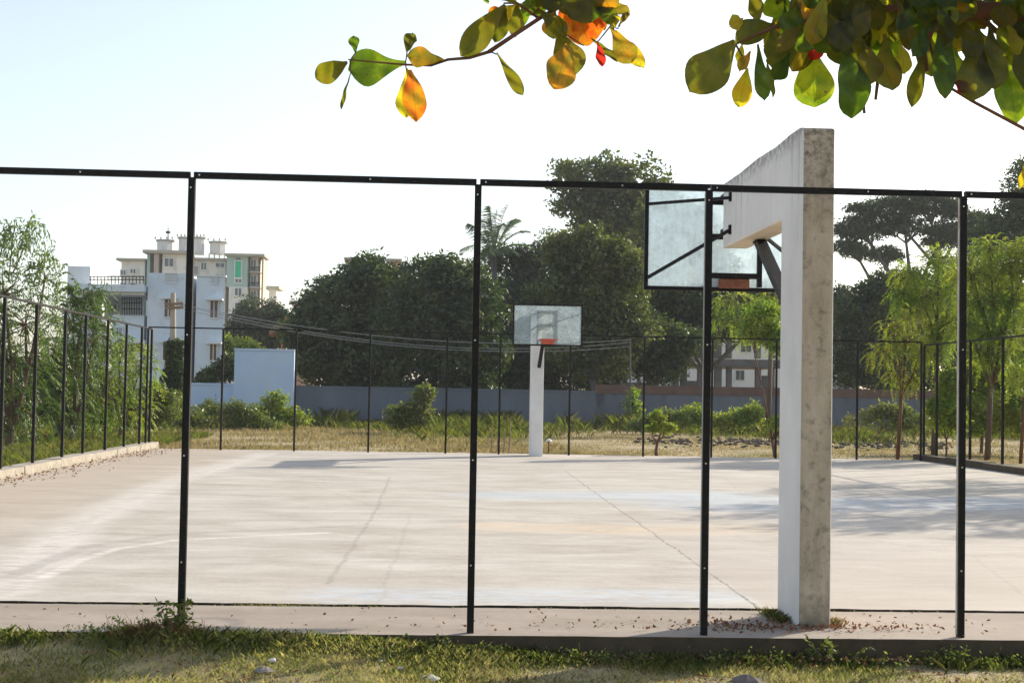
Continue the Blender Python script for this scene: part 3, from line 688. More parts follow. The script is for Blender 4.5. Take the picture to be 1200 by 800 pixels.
# weeds and bushes in the waste ground
GB = 'bushes and weeds growing along the boundary walls'
for i, (lab, bl, Y, leaf, L, W, n) in enumerate([
    ('brown-green scrub below the low blue wall', [(250,485,14,16), (262,492,18,12), (243,500,16,8)], 60, 'weed_leaf', .17, .06, 150),
    ('rounded green bush in front of the tall blue wall', [(320,474,16,14), (310,486,22,12), (338,492,16,14)], 62, 'young_leaf', .18, .07, 170),
    ('leafy low bush spreading left of the rounded one', [(285,490,22,12), (298,500,24,8), (276,482,10,8)], 58, 'weed_leaf', .17, .06, 150),
    ('dark creeper bush sprawling over the top of the low blue wall', [(255,438,14,11), (268,432,8,14), (245,444,10,6)], 74, 'dark_leaf', .26, .10, 90),
    ('low scrub at the foot of the vine-covered pole', [(222,492,14,12), (210,500,16,8)], 58, 'weed_leaf', .17, .06, 90),
    ('upright castor bush against the long grey wall', [(468,486,13,8), (486,482,12,10), (496,463,4,10), (480,494,18,5)], 55, 'weed_leaf', .20, .08, 110),
    ('weeds at the wall just right of the thin pale pole', [(760,497,18,7), (778,492,14,9)], 62, 'weed_leaf', .17, .06, 80),
    ('light green weeds beneath the near backboard', [(800,492,20,10), (815,488,14,12)], 62, 'young_leaf', .18, .07, 100),
    ('light green weeds left of the slim bare-trunk tree', [(850,494,22,8), (870,490,14,10), (882,485,6,10)], 62, 'young_leaf', .18, .07, 100),
    ('sunny green bush right of the near pillar', [(1030,490,24,12), (1042,482,18,10), (1060,496,24,12)], 56, 'weed_leaf', .17, .06, 150),
    ('creeper climbing the dark wall', [(743,478,5,20), (742,496,9,8)], 71, 'young_leaf', .18, .08, 60)]):
    bl = [(q[0]+dx*q[2], q[1]+dz*q[3]*.6, q[2]*.7, q[3]*.62) for q in bl for dx, dz in ((-.55, .5), (.6, .4), (.05, -.45))]
    tree('bush' if 'weeds' not in lab else 'weed_clump', lab, 'bush', bl, Y, bl[0][0], leaf, L*1.25, W*1.2, int(n*.55), 13, .42, .03, 'stick', .1, seed=70+i, group=GB, limbs=8)

# ------------------------------------------------------------------ far buildings
def pbox(b, x0, y0, x1, y1, Y, dep, off=0.0, mi=0):
    """box whose front face spans the photo pixels at distance Y"""
    a = at(x0, y1, Y); c = at(x1, y0, Y)
    cx = at((x0+x1)/2, y1, Y)[2]; ct = at((x0+x1)/2, y0, Y)[2]
    b.box((a[0], Y-off, cx), (c[0], Y-off+dep, ct), mi)
def part(name, mat, root, rects, Y, dep, off=0.0):
    b = MB()
    for r_ in rects: pbox(b, *r_, Y, dep, off)
    return b.build(name, [mat], root)
def window(root, mat, x0, y0, x1, y1, Y, frame_mat, bars=1, off=.08, fr=.07, sill=False):
    a = at(x0, y1, Y); c = at(x1, y0, Y); X0, X1, Z0, Z1 = a[0], c[0], a[2], c[2]
    b = MB(); b.box((X0, Y-off, Z0), (X1, Y+.15, Z1)); w = b.build('window', [mat], root)
    f = MB(); yf0, yf1 = Y-off-.06, Y-off-.003
    f.box((X0-fr, yf0, Z1), (X1+fr, yf1, Z1+fr)); f.box((X0-fr, yf0, Z0-fr), (X1+fr, yf1, Z0))
    f.box((X0-fr, yf0, Z0+.001), (X0, yf1, Z1-.001)); f.box((X1, yf0, Z0+.001), (X1+fr, yf1, Z1-.001))
    for i in range(bars):
        xm = X0+(X1-X0)*(i+1)/(bars+1); f.box((xm-fr*.35, yf0+.01, Z0+.001), (xm+fr*.35, yf1, Z1-.001))
    f.build('frame', [frame_mat], w); return w

def blue_house():
    Y = 85.0; root = empty('house', tuple(np.append(at(190, 470, Y)[:2], -.1)), 'light blue three-storey house with roof terrace and lattice parapet', 'house')
    b = MB(); pbox(b, 169, 320, 226, 500, Y, 9); pbox(b, 128, 369, 169, 500, Y+.3, 8.5)
    a0 = at(226, 500, Y); a1 = at(263, 323, Y)       # this wing's side wall is splayed, so it runs edge-on towards the court
    b.prism([(a0[0], Y), (a1[0], Y), (a1[0]*1.11, Y+9), (a0[0], Y+9)], 'z', a0[2], a1[2])
    b.build('wall', [M['blue_house']], root)
    part('stair_tower', M['white_trim'], root, [(75, 312, 106, 470)], Y+1.5, 5)
    part('terrace_slab', M['blue_house'], root, [(83, 333, 169, 341)], Y-.6, 6)
    part('terrace_slab', M['white_trim'], root, [(88, 341.3, 169, 345)], Y-.1, 5)
    part('column', M['blue_house'], root, [(104, 345.3, 109.5, 470)], Y-.1, .4)
    part('ledge', M['white_trim'], root, [(128, 398, 169, 401.5)], Y-.5, .9)
    part('ledge', M['white_trim'], root, [(226, 322, 265, 324)], Y-.12, .3)
    # terrace railing and stair grill
    r = MB(); 
    for x in np.linspace(106, 168, 16):
        p, q = at(x, 333, Y-.4), at(x, 324, Y-.4); r.bar(p, q, .04)
    for yy in (324, 327.5): r.bar(at(105, yy, Y-.4), at(169, yy, Y-.4), .06)
    r.build('railing', [M['black_paint']], root)
    r = MB(); 
    for x in np.linspace(143, 166, 9): r.bar(at(x, 369, Y), at(x, 349, Y), .04)
    for yy in (349, 355, 362): r.bar(at(143, yy, Y), at(166, yy, Y), .05)
    r.build('stair_grill', [M['black_paint']], root)
    part('back_wall', M['white_trim'], root, [(122, 346, 168, 372)], Y+4.5, .3)
    window(root, M['glass_dark'], 130, 357, 137, 364, Y+4.4, M['white_trim'])
    for (x0, y0, x1, y1) in ((193, 351, 202, 371), (246.5, 352.5, 255.5, 372), (191, 402, 200, 422), (246, 403.5, 254, 422)):
        window(root, M['brown_win'], x0, y0, x1, y1, Y, M['white_trim'], 1, .04)
        part('sunshade', M['white_trim'], root, [(x0-6, y0-3, x1+5, y0-1)], Y-.55, .6)
    for (x0, y0, x1, y1) in ((137, 384, 143, 392), (131, 402, 143, 412), (146, 402, 166, 412)):
        window(root, M['brown_win'], x0, y0, x1, y1, Y+.3, M['white_trim'], 2, .04)
    for (x0, y0, x1, y1) in ((193.5, 320.8, 208, 331), (248, 323, 256, 332.5)):
        w = window(root, M['glass_dark'], x0, y0, x1, y1, Y, M['white_trim'], 0, .03, .03)
        g = MB(); a = at(x0, y1, Y); c = at(x1, y0, Y); n = 6 if x1-x0 > 10 else 4
        xs_ = np.linspace(a[0], c[0], 2*n+1); zs_ = np.linspace(a[2], c[2], 9); idx = {}; V_ = []; F_ = []
        for i in range(2*n):
            for j in range(8):
                if i % 2 and j % 2: continue
                if (i+j) % 4 == 0 and i % 2 == 0 and j % 2 == 0 and 0: continue
                q_ = []
                for di, dj in ((0, 0), (1, 0), (1, 1), (0, 1)):
                    kk = (i+di, j+dj)
                    if kk not in idx: idx[kk] = len(V_); V_.append((xs_[i+di], Y-.05, zs_[j+dj]))
                    q_.append(idx[kk])
                F_.append(q_)
        g.add(V_, F_)
        g.build('lattice', [M['white_trim']], w)
blue_house()

def apartments():
    Y = 220.0; root = empty('apartment_building', tuple(np.append(at(225, 460, Y)[:2], -.1)), 'tall hazy cream apartment block with octagonal roof water tanks', 'building')
    def octo(b, x0, y0, x1, y1, Yc, mi=0):
        a = at(x0, y1, Yc); c = at(x1, y0, Yc); r = (c[0]-a[0])/2; cx = (a[0]+c[0])/2
        b.prism([(cx+r*math.cos(R(22.5+45*k)), Yc+r+r*math.sin(R(22.5+45*k))) for k in range(8)], 'z', a[2], c[2], mi)
    b = MB(); pbox(b, 138, 304, 170, 470, Y, 14); pbox(b, 186, 296, 220, 470, Y-1, 16); pbox(b, 220, 304, 265, 470, Y+1, 14); pbox(b, 290, 300, 303, 470, Y-.5, 5); pbox(b, 312, 338, 324, 470, Y+8, 4)
    pbox(b, 265, 336, 290, 470, Y-2, 15)
    b.build('wall', [M['cream']], root)
    part('teal_wall', M['teal'], root, [(168, 297, 176, 470)], Y-.5, 14)
    part('teal_wall', M['teal'], root, [(265, 299, 290.2, 336)], Y-2, 15)
    part('tan_wall', M['tan'], root, [(176, 297, 186, 470)], Y-1.5, 15)
    part('tan_wall', M['tan'], root, [(303, 301, 309, 470)], Y-1, 4)
    for rr, yo in (((136, 302.5, 171, 305), -.8), ((167, 293, 221, 296.5), -2.2), ((219, 302, 266, 304.5), .2), ((263, 297, 310, 299.8), -3), ((310, 335, 327, 338), 7)):
        part('roof_slab', M['roofslab'], root, [rr], Y+yo, 6.5)
    for (x0, y0, x1, y1) in ((181, 282, 203, 294), (207, 279, 222, 298), (226, 279, 240, 298), (243, 284, 265, 297)):
        b = MB(); octo(b, x0+1, y0, x1-1, y1, Y+2); t = b.build('water_tank', [M['cream']], root)
        c = MB(); octo(c, x0-.6, y0-1.6, x1+.6, y0, Y+1.8)
        for k in np.linspace(x0+1, x1-1, 4): c.tube([at(k, y0-2, Y+2.5), at(k, y0-4.5, Y+2.5)], [.13, .10], 6)
        c.build('tank_roof', [M['roofslab']], t)
    c = MB()
    for k in (245, 251, 257, 263): pbox(c, k-.8, 297, k+.8, 304, Y+3, .3)
    c.build('tank_column', [M['cream']], root)
    c = MB(); c.tube([at(197, 281, Y+4), at(197, 266, Y+4)], [.09, .05], 6); c.tube([at(197, 273.5, Y+4), at(197, 271, Y+4)], .35, 8); c.build('antenna', [M['black_paint']], root)
    for (x0, y0, x1, y1, yy) in ((142, 317, 147.5, 322, Y), (153, 315.5, 159, 320, Y), (193, 303, 203.5, 312, Y-1), (253, 308.5, 263, 313, Y+1), (275.5, 338, 283, 346, Y-2), (275.5, 355, 284, 364, Y-2),
                             (275.5, 373, 284, 381, Y-2), (142, 332, 147.5, 338, Y), (153, 332, 159, 338, Y), (236, 308, 242, 316, Y+1), (253, 322, 263, 328, Y+1), (276, 327, 283, 331, Y-2), (228, 312, 232, 322, Y+1)):
        window(root, M['glass_dark'], x0, y0, x1, y1, yy, M['white_trim'], 1, .12, .15)
    w = window(root, M['green_cloth'], 275.5, 306, 283, 325, Y-2, M['white_trim'], 0, .15, .15)
    c = MB(); p = at(279.2, 306, Y-2); rr = (at(283, 306, Y)[0]-at(275.5, 306, Y)[0])/2
    c.prism([(p[0]+rr*math.cos(a), p[2]+rr*math.sin(a)) for a in np.linspace(0, math.pi, 10)], 'y', Y-2.16, Y-2.03); c.build('arch', [M['glass_dark']], w)
    for y in (318, 336, 354, 372):
        f = part('balcony', M['roofslab'], root, [(292, y, 305, y+1.5)], Y-2.6, 2.0)
        c = MB()
        for k in np.linspace(293, 304, 7): c.bar(at(k, y, Y-2.5), at(k, y-5, Y-2.5), .08)
        c.bar(at(292.5, y-5, Y-2.5), at(304.5, y-5, Y-2.5), .12); c.build('railing', [M['black_paint']], f)
        window(root, M['glass_dark'], 294, y-13, 300, y-1, Y-.5, M['white_trim'], 1, .1, .1)
apartments()

def simple_house(name, label, cat, Y, foot_x, walls, mat, roofs=(), wins=(), roofmat='roofslab', winmat='glass_dark', dep=8, extra=None):
    root = empty(name, tuple(np.append(at(foot_x, 470, Y)[:2], -.1)), label, cat)
    part('wall', M[mat], root, walls, Y, dep)
    for r_ in roofs: part('roof', M[roofmat], root, [r_], Y-.5, dep+1)
    for w_ in wins: window(root, M[winmat], *w_, Y, M['white_trim'], 1, .05, .05)
    if extra: extra(root)
    return root
def pinkroof(root):
    b = MB(); Y = 100; a, c = at(318, 388, Y), at(341, 371, Y)
    b.prism([(a[0], a[2]), (c[0], c[2]), (c[0], c[2]-.35), (a[0], a[2]-.35)], 'y', Y-1.5, Y+6); b.build('sloped_roof', [M['red_tile']], root)
simple_house('house', 'orange and pink house with sloping red tiled porch roof left of the dark trees', 'house', 100, 355, [(341, 356, 372, 470)], 'pink_wall', [(339, 352.5, 374, 356)], [(346, 362, 350, 372)], extra=pinkroof)
part('porch_post', M['orange_wall'], bpy.data.objects['house.001'], [(328, 385, 331, 470), (335, 385, 342, 470)], 99.3, .6)
def peek():
    Y = 125
    root = empty('building', tuple(np.append(at(435, 470, Y)[:2], -.1)), 'pale pink building whose roof towers show above the dark trees', 'building')
    part('wall', M['pink_wall'], root, [(404, 312, 472, 470)], Y+2, 10)
    part('roof_tower', M['pink_wall'], root, [(406, 304, 421, 312)], Y+3, 5); part('roof_tower', M['pink_wall'], root, [(460, 306, 469, 312)], Y+3, 5)
    part('roof_slab', M['roofslab'], root, [(403, 301.5, 424, 304)], Y+2, 7); part('roof_slab', M['roofslab'], root, [(453, 303, 471, 306)], Y+2, 7)
    window(root, M['glass_dark'], 410, 306.5, 414, 310.5, Y+3, M['white_trim'], 0)
peek()

def frame_building():
    Y = 98.0; root = empty('unfinished_building', tuple(np.append(at(820, 470, Y)[:2], -.1)), 'bare grey concrete frame building behind the dark wall', 'building')
    for yy, h in ((420, 9), (383, 6)): part('floor_slab', M['rawconc'], root, [(722, yy, 925, yy+h)], Y-.3, 9)
    for x, w in ((730, 5), (747, 4), (766, 5), (788, 8), (799, 3), (818, 5), (838, 8), (852, 6), (886, 6), (904, 4), (921, 5)):
        part('column', M['rawconc'], root, [(x, 429.3, x+w, 475)], Y, .6); part('column', M['rawconc'], root, [(x, 389.3, x+w, 419.7)], Y, .6)
    for q in [(735, 448, 765, 475), (799, 446, 818, 475), (893, 440, 904, 475)]: part('infill_wall', M['rawconc'], root, [q], Y+.1, .3)
frame_building()
simple_house('building', 'long white building seen through the concrete frame', 'building', 125, 820, [(715, 395, 930, 470)], 'whitewall', [(713, 392.5, 932, 395)], [(742, 420, 750, 432), (775, 404, 783, 414), (862, 434, 872, 445), (868, 400, 880, 412)])
simple_house('house', 'pale house with dark windows right of the near pillar', 'house', 95, 985, [(950, 408, 1003, 480)], 'whitewall', [(948, 405, 1006, 408)], [(981, 418, 985, 436), (988.5, 418, 993, 436), (962, 418, 970, 436)])

# ------------------------------------------------------------------ boundary walls
def wall(label, Y, x0, x1, ytop, mat, thick=.25, cap=None, y0=None, piers=0):
    a = at(x0, ytop, Y); c = at(x1, ytop, Y); zt = (a[2]+c[2])/2
    root = empty('boundary_wall', (a[0], Y, -.1), label, 'wall')
    b = MB(); b.box((a[0], Y, -.4), (c[0], Y+thick, zt)); b.build('wall', [M[mat]], root)
    k = MB(); k.box((a[0]-.02, Y-.04, zt+.002), (c[0]+.02, Y+thick+.04, zt+.10)); k.build('coping', [M[cap or mat]], root)
    if cap == 'brick_cap':
        k = MB(); k.box((a[0]+.01, Y-.035, zt-.35), (c[0]-.01, Y-.003, zt-.003)); k.build('brick_band', [M['brick_cap']], root)
    return root
wall('low bright blue compound wall in front of the light blue house', 71.2, 150, 276, 450.5, 'pale_blue_wall')
wall('tall bright blue wall block left of the long grey wall', 70.8, 275, 345, 411, 'pale_blue_wall', .8)
wall('long blue-grey plastered boundary wall behind the castor bush', 71.5, 345.3, 698, 457, 'grey_wall')
wall('dark boundary wall with brick band at the top, behind the near backboard', 73.5, 698, 1300, 458, 'dark_wall', cap='brick_cap')

# vine-covered utility pole, thin pale pole and wires
def utility_pole():
    Y = 64.0; f = at(203, 470, Y); f[2] = -.1; t = at(203, 343, Y)
    root = empty('utility_pole', tuple(f), 'concrete utility pole overgrown with dark creeper', 'pole')
    b = MB(); b.tube([f, f*.5+t*.5, t], [.19, .16, .11], 8); b.build('pole', [M['pole_conc']], root)
    for y in (356.5, 361):
        b = MB(); b.bar(at(193, y, Y-.15), at(215, y-1, Y-.15), .09, .12); b.build('crossarm', [M['stick']], root)
    rng = np.random.RandomState(8); n = 9000; h = rng.rand(n)**1.4
    zt = at(203, 398, Y)[2]; z = .0+h*zt; rad = .68-.42*h
    a = rng.rand(n)*2*math.pi; rr = rad*rng.uniform(.6, 1.1, n)*(1+.2*np.sin(z*4+a*2))
    pos = np.stack([f[0]+rr*np.cos(a), Y+rr*np.sin(a), z], 1)
    fastmesh('creeper', leaf_quads(pos, .16, .10, .5, rng=rng), 4, [M['dark_leaf']], root)
    return Y
utility_pole()
b = MB(); P0 = at(739, 470, 70); P1 = at(738.5, 396, 70); P0[2] = -.1
b.tube([P0, P1], [.045, .04], 8); tag(b.build('thin_pole', [M['bark_grey']]), 'thin pale pole standing in front of the dark wall', 'pole')
for i, (ya, yb_, lab) in enumerate([(355.0, 397, 'highest'), (356.5, 400, 'middle'), (361, 405, 'lowest')]):
    p = at(206+i*3, ya, 63.8); q = at(738.5, yb_+1, 69.9); sag = [1.55, 1.9, 1.75][i]; b = MB()
    pts = [p*(1-t)+q*t-np.array([0, 0, sag*4*t*(1-t)*.5]) for t in np.linspace(0, 1, 30)]
    b.tube(pts, .014, 5); tag(b.build('power_line', [M['wire']]), lab+' of the three sagging power lines from the overgrown pole', 'wire', 'power lines crossing in front of the dark trees')

# stakes, capped stake, stones
for i, (x, y0, yt) in enumerate([(575, 534, 500), (583, 533, 510), (596, 534, 492), (590, 533, 503)]):
    Y = 39.5; p = at(x, y0, Y); p[2] = -.05; q = at(x+[1, -1, 2, 1][i], yt, Y); b = MB()
    b.tube([p, (p+q)/2+np.array([.02, 0, 0]), q], [.022, .018, .012], 6)
    tag(b.build('dry_stick', [M['stick']]), ['leftmost dry stick left of the far hoop', 'shortest dry stick left of the far hoop', 'tallest dry stick left of the far hoop', 'slanting dry stick next to the tallest one'][i], 'stick', 'dry sticks standing beyond the far fence')
root = empty('capped_stake', tuple(at(643, 534, 39.0)), 'short stake with a white cap right of the far hoop pole', 'stake')
b = MB(); p = at(644, 470, 39.0); p[2] = -.08; q = at(643, 517, 39.0); b.tube([p, q], .022, 6); b.build('stake', [M['rust']], root)
b = MB(); b.tube([q, q+np.array([0, 0, .05]), q+np.array([0, 0, .08])], [.10, .07, .01], 10); b.build('cap', [M['pale_trash']], root)
def stones(name, label, spots, mat, rng, kind='stuff'):
    b = MB()
    for (x, y, z, s) in spots:
        bm_v = []
        n = 7
        rings = [(-.35, .7), (.1, 1.0), (.5, .75), (.75, .25)]
        vs = []
        for zz, rr in rings:
            for k in range(n):
                a = 2*math.pi*k/n; q = rr*s*rng.uniform(.75, 1.2)
                vs.append((x+q*math.cos(a)*1.25, y+q*math.sin(a), z+zz*s*rng.uniform(.6, .95)))
        fs = [(i*n+k, i*n+(k+1) % n, (i+1)*n+(k+1) % n, (i+1)*n+k) for i in range(3) for k in range(n)]+[tuple(3*n+k for k in range(n))]
        b.add(vs, fs)
    return tag(b.build(name, [mat]), label, None, None, kind)
rr = random.Random(5)
sp = []
M['rubble'] = rough_mat('rubble', (.05,.04,.03), (.14,.11,.09), 3, rough=.9, bstr=.6)
for i in range(380):
    x = rr.uniform(745, 1120); Y = 51+rr.gauss(0, 2.2); P = at(x, 470, Y); sp.append((P[0], Y, -.03+rr.uniform(0, .08), rr.uniform(.03, .10)))
stones('rubble', 'dark heap of broken rubble in front of the dark wall', sp, M['rubble'], rr)
sp = [(rr.uniform(-12, -8), rr.uniform(30, 48), 0, rr.uniform(.04, .13)) for _ in range(60)]
stones('rubble', 'loose stones outside the left fence', sp, M['stone'], rr)

# ------------------------------------------------------------------ grass
M['grass'] = leaf_mat('grass_blades', [(.12,.17,.045), (.23,.27,.08), (.38,.37,.15), (.54,.46,.27)], .44, (.56,.47,.30), 1.8, (1.3,1.35,.7), .05)
M['grass_dark'] = leaf_mat('grass_dark', [(.07,.10,.025), (.13,.165,.04), (.25,.25,.09)], .42, None, 1, (1.3,1.4,.7), .05)
M['straw'] = leaf_mat('straw', [(.28,.22,.11), (.38,.31,.17), (.48,.40,.25)], .30, (.20,.20,.08), .3, (1.2,1.15,.8), .03)
M['litter'] = leaf_mat('leaf_litter', [(.10,.035,.02), (.19,.07,.04), (.30,.16,.08), (.14,.09,.06)], .2, None, 1, (1.3,1.1,.8), .05)
def blades(name, label, x, y, h, w, mat, rng, lean=.5, z=None):
    n = len(x); z = ground_z(x, y) if z is None else z
    base = np.stack([x, y, z-.005], 1); a = rng.rand(n)*2*math.pi
    side = np.stack([np.cos(a), np.sin(a), np.zeros(n)], 1)*(w*.5)[:, None]
    ld = np.stack([-np.sin(a), np.cos(a), np.zeros(n)], 1)*(h*rng.uniform(.1, lean, n))[:, None]*np.sign(rng.rand(n)-.5)[:, None]
    up = np.array([0, 0, 1])*h[:, None]
    m = base+up*.6+ld*.4; t = base+up+ld*1.3
    v = np.stack([base-side, base+side, m+side*.8, t, m-side*.8], 1).reshape(-1, 3)
    return tag(fastmesh(name, v, 5, [M[mat]]), label, None, None, 'stuff')
rng = np.random.RandomState(77)
def lawn_pts(n, x0, x1, y0, y1, dens):
    x = rng.uniform(x0, x1, n); y = rng.uniform(y0, y1, n)
    return x[k], y[k]
n = 260000
x = rng.uniform(-6, 7.5, n); y = 9.64-rng.rand(n)**1.3*3.0
cov = np.sin(x*2.1+y*3)*.5+np.sin(x*5.3-y*4.1)*.3+np.sin(x*.7+2)*.4+rng.normal(size=n)*.45
k = cov > -.12; x, y, cov = x[k], y[k], cov[k]
tall = 1+1.0*np.exp(-((y-9.55)/.22)**2)*(x < 1.7)+.35*np.clip(np.sin(x*3.3+1), 0, 1)
h = rng.uniform(.012, .042, len(x))*tall*np.clip(.8+cov*.3, .5, 1.4)
blades('grass', 'short patchy grass in front of the kerb', x, y, h, rng.uniform(.0015, .0032, len(x)), 'grass', rng, .75)
n = 9000; x = rng.uniform(-6, 7.5, n); y = 9.63-np.abs(rng.normal(size=n))*.16
k = (np.sin(x*3.7)+np.sin(x*9.1+1)*.6+rng.normal(size=n)*.6 > -.2); x, y = x[k], y[k]
blades('grass', 'darker tufts of grass at the foot of the kerb', x, y, rng.uniform(.03, .10, len(x)), rng.uniform(.003, .006, len(x)), 'grass_dark', rng, .9)
# broad-leaved weeds at the kerb foot
n = 260; cx = rng.uniform(-5, 7, n); cy = 9.60-np.abs(rng.normal(size=n))*.13; cz = ground_z(cx, cy)
pos = np.repeat(np.stack([cx, cy, cz+.03], 1), 16, 0)+rng.normal(size=(n*16, 3))*[.04, .03, .022]+[0, 0, .03]
tag(fastmesh('weeds', leaf_quads(pos, .026, .014, -.1, rng=rng), 4, [M['grass_dark']]), 'small broad-leaved weeds along the kerb foot', None, None, 'stuff')
n = 16000; cx = rng.uniform(-6, 7, n); cy = rng.uniform(7, 9.62, n)
k = np.sin(cx*4+cy*5)+rng.normal(size=n)*.7 > .3; cx, cy = cx[k], cy[k]
pos = np.stack([cx, cy, ground_z(cx, cy)+rng.uniform(.003, .02, len(cx))], 1)
tag(fastmesh('leaf_litter', leaf_quads(pos, .030, .016, .0, rng=rng), 4, [M['litter']]), 'dry brown leaf bits on the lawn', None, None, 'stuff')
# fallen leaves on the apron round the pillar, in the joint and along the left kerb
L_ = []
for (mx, my, sx, sy, n_) in ((2.35, 10.05, .28, .12, 230), (1.95, 10.15, .35, .12, 90), (3.05, 10.05, .22, .07, 100), (2.5, 10.02, .25, .05, 80), (1.2, 10.0, 1.0, .2, 60), (4, 10.1, .8, .3, 50), (2.4, 9.5, .7, .05, 260)):
    q = np.stack([rng.normal(mx, sx, n_), rng.normal(my, sy, n_), np.full(n_, .012)+rng.rand(n_)*.012], 1)
    q[:, 2] = np.where(q[:, 1] < 9.63, -.12+rng.rand(n_)*.02, q[:, 2]); L_.append(q)
q = np.stack([rng.uniform(-6, 7, 160), rng.uniform(9.75, 10.9, 160), np.full(160, .008)], 1); L_.append(q)
L_ = np.concatenate(L_); inside = (L_[:, 0] > 2.55) & (L_[:, 0] < 2.8) & (L_[:, 1] > 10.07) & (L_[:, 1] < 10.74); L_ = L_[~inside]
tag(fastmesh('fallen_leaves', leaf_quads(L_, .030, .020, .0, rng=rng), 4, [M['litter']]), 'reddish dead leaves round the foot of the near pillar', None, None, 'stuff')
n = 900; q = np.stack([LX+.22+np.abs(rng.normal(size=n))*.35, rng.uniform(12, 38, n), np.full(n, .03)], 1)
tag(fastmesh('fallen_leaves', leaf_quads(q, .06, .03, .0, rng=rng), 4, [M['litter']]), 'brown leaves blown against the left kerb', None, None, 'stuff')
# grass in the joint and tufts by the pillar
jx = np.concatenate([rng.normal(-.95, .25, 260), rng.normal(-1.35, .12, 60), rng.uniform(-4, 5, 140)]); jy = rng.normal(10.875, .012, len(jx))
blades('joint_grass', 'short grass sprouting in the joint of the slab', jx, jy, rng.uniform(.008, .022, len(jx)), np.full(len(jx), .004), 'grass', rng, 1.2, z=np.zeros(len(jx)))
px_ = np.concatenate([rng.normal(2.50, .03, 150), rng.normal(2.84, .03, 150)]); py_ = np.concatenate([rng.uniform(10.25, 10.75, 150), rng.normal(10.2, .06, 150)])
blades('pillar_grass', 'small tuft of dry grass against the near pillar', px_, py_, rng.uniform(.02, .07, len(px_)), np.full(len(px_), .004), 'straw', rng, 1.0, z=np.zeros(len(px_)))
px_ = rng.normal(2.50, .035, 350); py_ = rng.uniform(10.25, 10.74, 350)
blades('pillar_grass', 'green tuft of grass at the left side of the near pillar', px_, py_, rng.uniform(.02, .06, 350), np.full(350, .004), 'grass_dark', rng, 1.0, z=np.zeros(350))
# far field
n = 150000; y = 38.4+rng.rand(n)**1.3*33; x = rng.uniform(-.45, .48, n)*y+rng.uniform(-2, 2, n)
den = np.sin(x*.5+y*.3)*.5+np.sin(x*1.3-y*.9)*.4+rng.normal(size=n)*.5
k = den > -.1; x, y, den = x[k], y[k], den[k]
hh = rng.uniform(.04, .14, len(x))*(1+.9*np.clip((y-50)/16, 0, 1)*(den > .4))*np.where(x > 4, .55, 1.0)
blades('dry_grass', 'dry straw-coloured grass between the far fence and the walls', x, y, hh, rng.uniform(.012, .03, len(x)), 'straw', rng, .8)
n = 110000; y = 44+rng.rand(n)*27; x = rng.uniform(-.40, .46, n)*y
den = np.sin(x*.45+1)*.6+np.sin(x*1.1+y*.7)*.5+(y-60)/10+rng.normal(size=n)*.4-np.where(x > 4, .25, 0)
k = den > .25; x, y = x[k], y[k]
blades('green_weeds', 'green weeds and tall grass at the foot of the boundary walls', x, y, rng.uniform(.10, .42, len(x))*(1+1.2*np.clip((y-58)/12, 0, 1)*(np.sin(x*.9)+np.sin(x*2.3) > .2)), rng.uniform(.012, .035, len(x)), 'weed_leaf', rng, .8)
n = 45000; y = rng.uniform(12, 50, n); x = LX-.2-rng.rand(n)**1.5*9
k = np.sin(x*1.3+y)*.5+np.sin(y*2.1)*.4+rng.normal(size=n)*.5 > -.3; x, y = x[k], y[k]
blades('side_grass', 'grass and weeds outside the left kerb', x, y, rng.uniform(.05, .26, len(x)), rng.uniform(.01, .03, len(x)), 'weed_leaf', rng, .8)

# weed plants and litter in the foreground
def weed_plant(label, x, y, h, n, seed, lf, wmat='grass_dark', dry=True, spread=.08):
    rng = np.random.RandomState(seed); z = float(ground_z(x, y)) if y < 9.64 else 0.0
    root = empty('weed_plant', (x, y, z), label, 'weed'); b = MB(); pos = []
    for i in range(n):
        t = np.array([x+rng.normal()*spread, y+rng.normal()*spread*.5, z+h*rng.uniform(.55, 1)])
        m = np.array([x, y, z])*.5+t*.5+rng.normal(size=3)*.015
        b.tube([(x+rng.normal()*.015, y+rng.normal()*.01, z-.02), m, t], [.004, .003, .0015], 5)
        for s in np.linspace(.35, 1, 7): pos += [np.array([x, y, z])*(1-s)**2+m*2*s*(1-s)+t*s*s]*4
    pos = np.array(pos)+rng.normal(size=(len(pos), 3))*.010
    b.build('stem', [M['stick']], root); fastmesh('foliage', leaf_quads(pos, lf, lf*.42, .25, rng=rng), 4, [M[wmat]], root)
    if dry:
        a = rng.rand(420)*2*math.pi; q = MB()
        c = np.array([x, y-.02, z]); v = []
        for k in range(420):
            p = c+np.array([rng.normal()*.10, rng.normal()*.04, rng.uniform(0, .03)]); d = rng.normal(size=3); d[2] = abs(d[2])*1.0; d /= np.linalg.norm(d)
            L = rng.uniform(.04, .15); s = np.cross(d, [0, 1, .2])*.002; v += [p-s, p+s, p+d*L+s*.4, p+d*L-s*.4]
        fastmesh('dead_stalks', np.array(v), 4, [M['litter']], root)
weed_plant('leafy weed sprouting at the foot of the left fence post', -1.68, 9.60, .27, 9, 1, .050, 'grass_dark')
weed_plant('low dark weed left of the leafy post weed', -1.86, 9.58, .14, 8, 2, .035)
weed_plant('small two-stemmed weed on the kerb edge left of the middle post', .06, 9.58, .13, 3, 3, .028, 'grass_dark', False, .03)
weed_plant('broad-leaved weed at the kerb below the near pillar', 2.62, 9.56, .16, 7, 4, .045, 'grass_dark', False, .10)
weed_plant('weed clump at the kerb between the pillar and the right post', 3.45, 9.55, .15, 9, 5, .04, 'grass_dark', False, .12)
rr = random.Random(9)
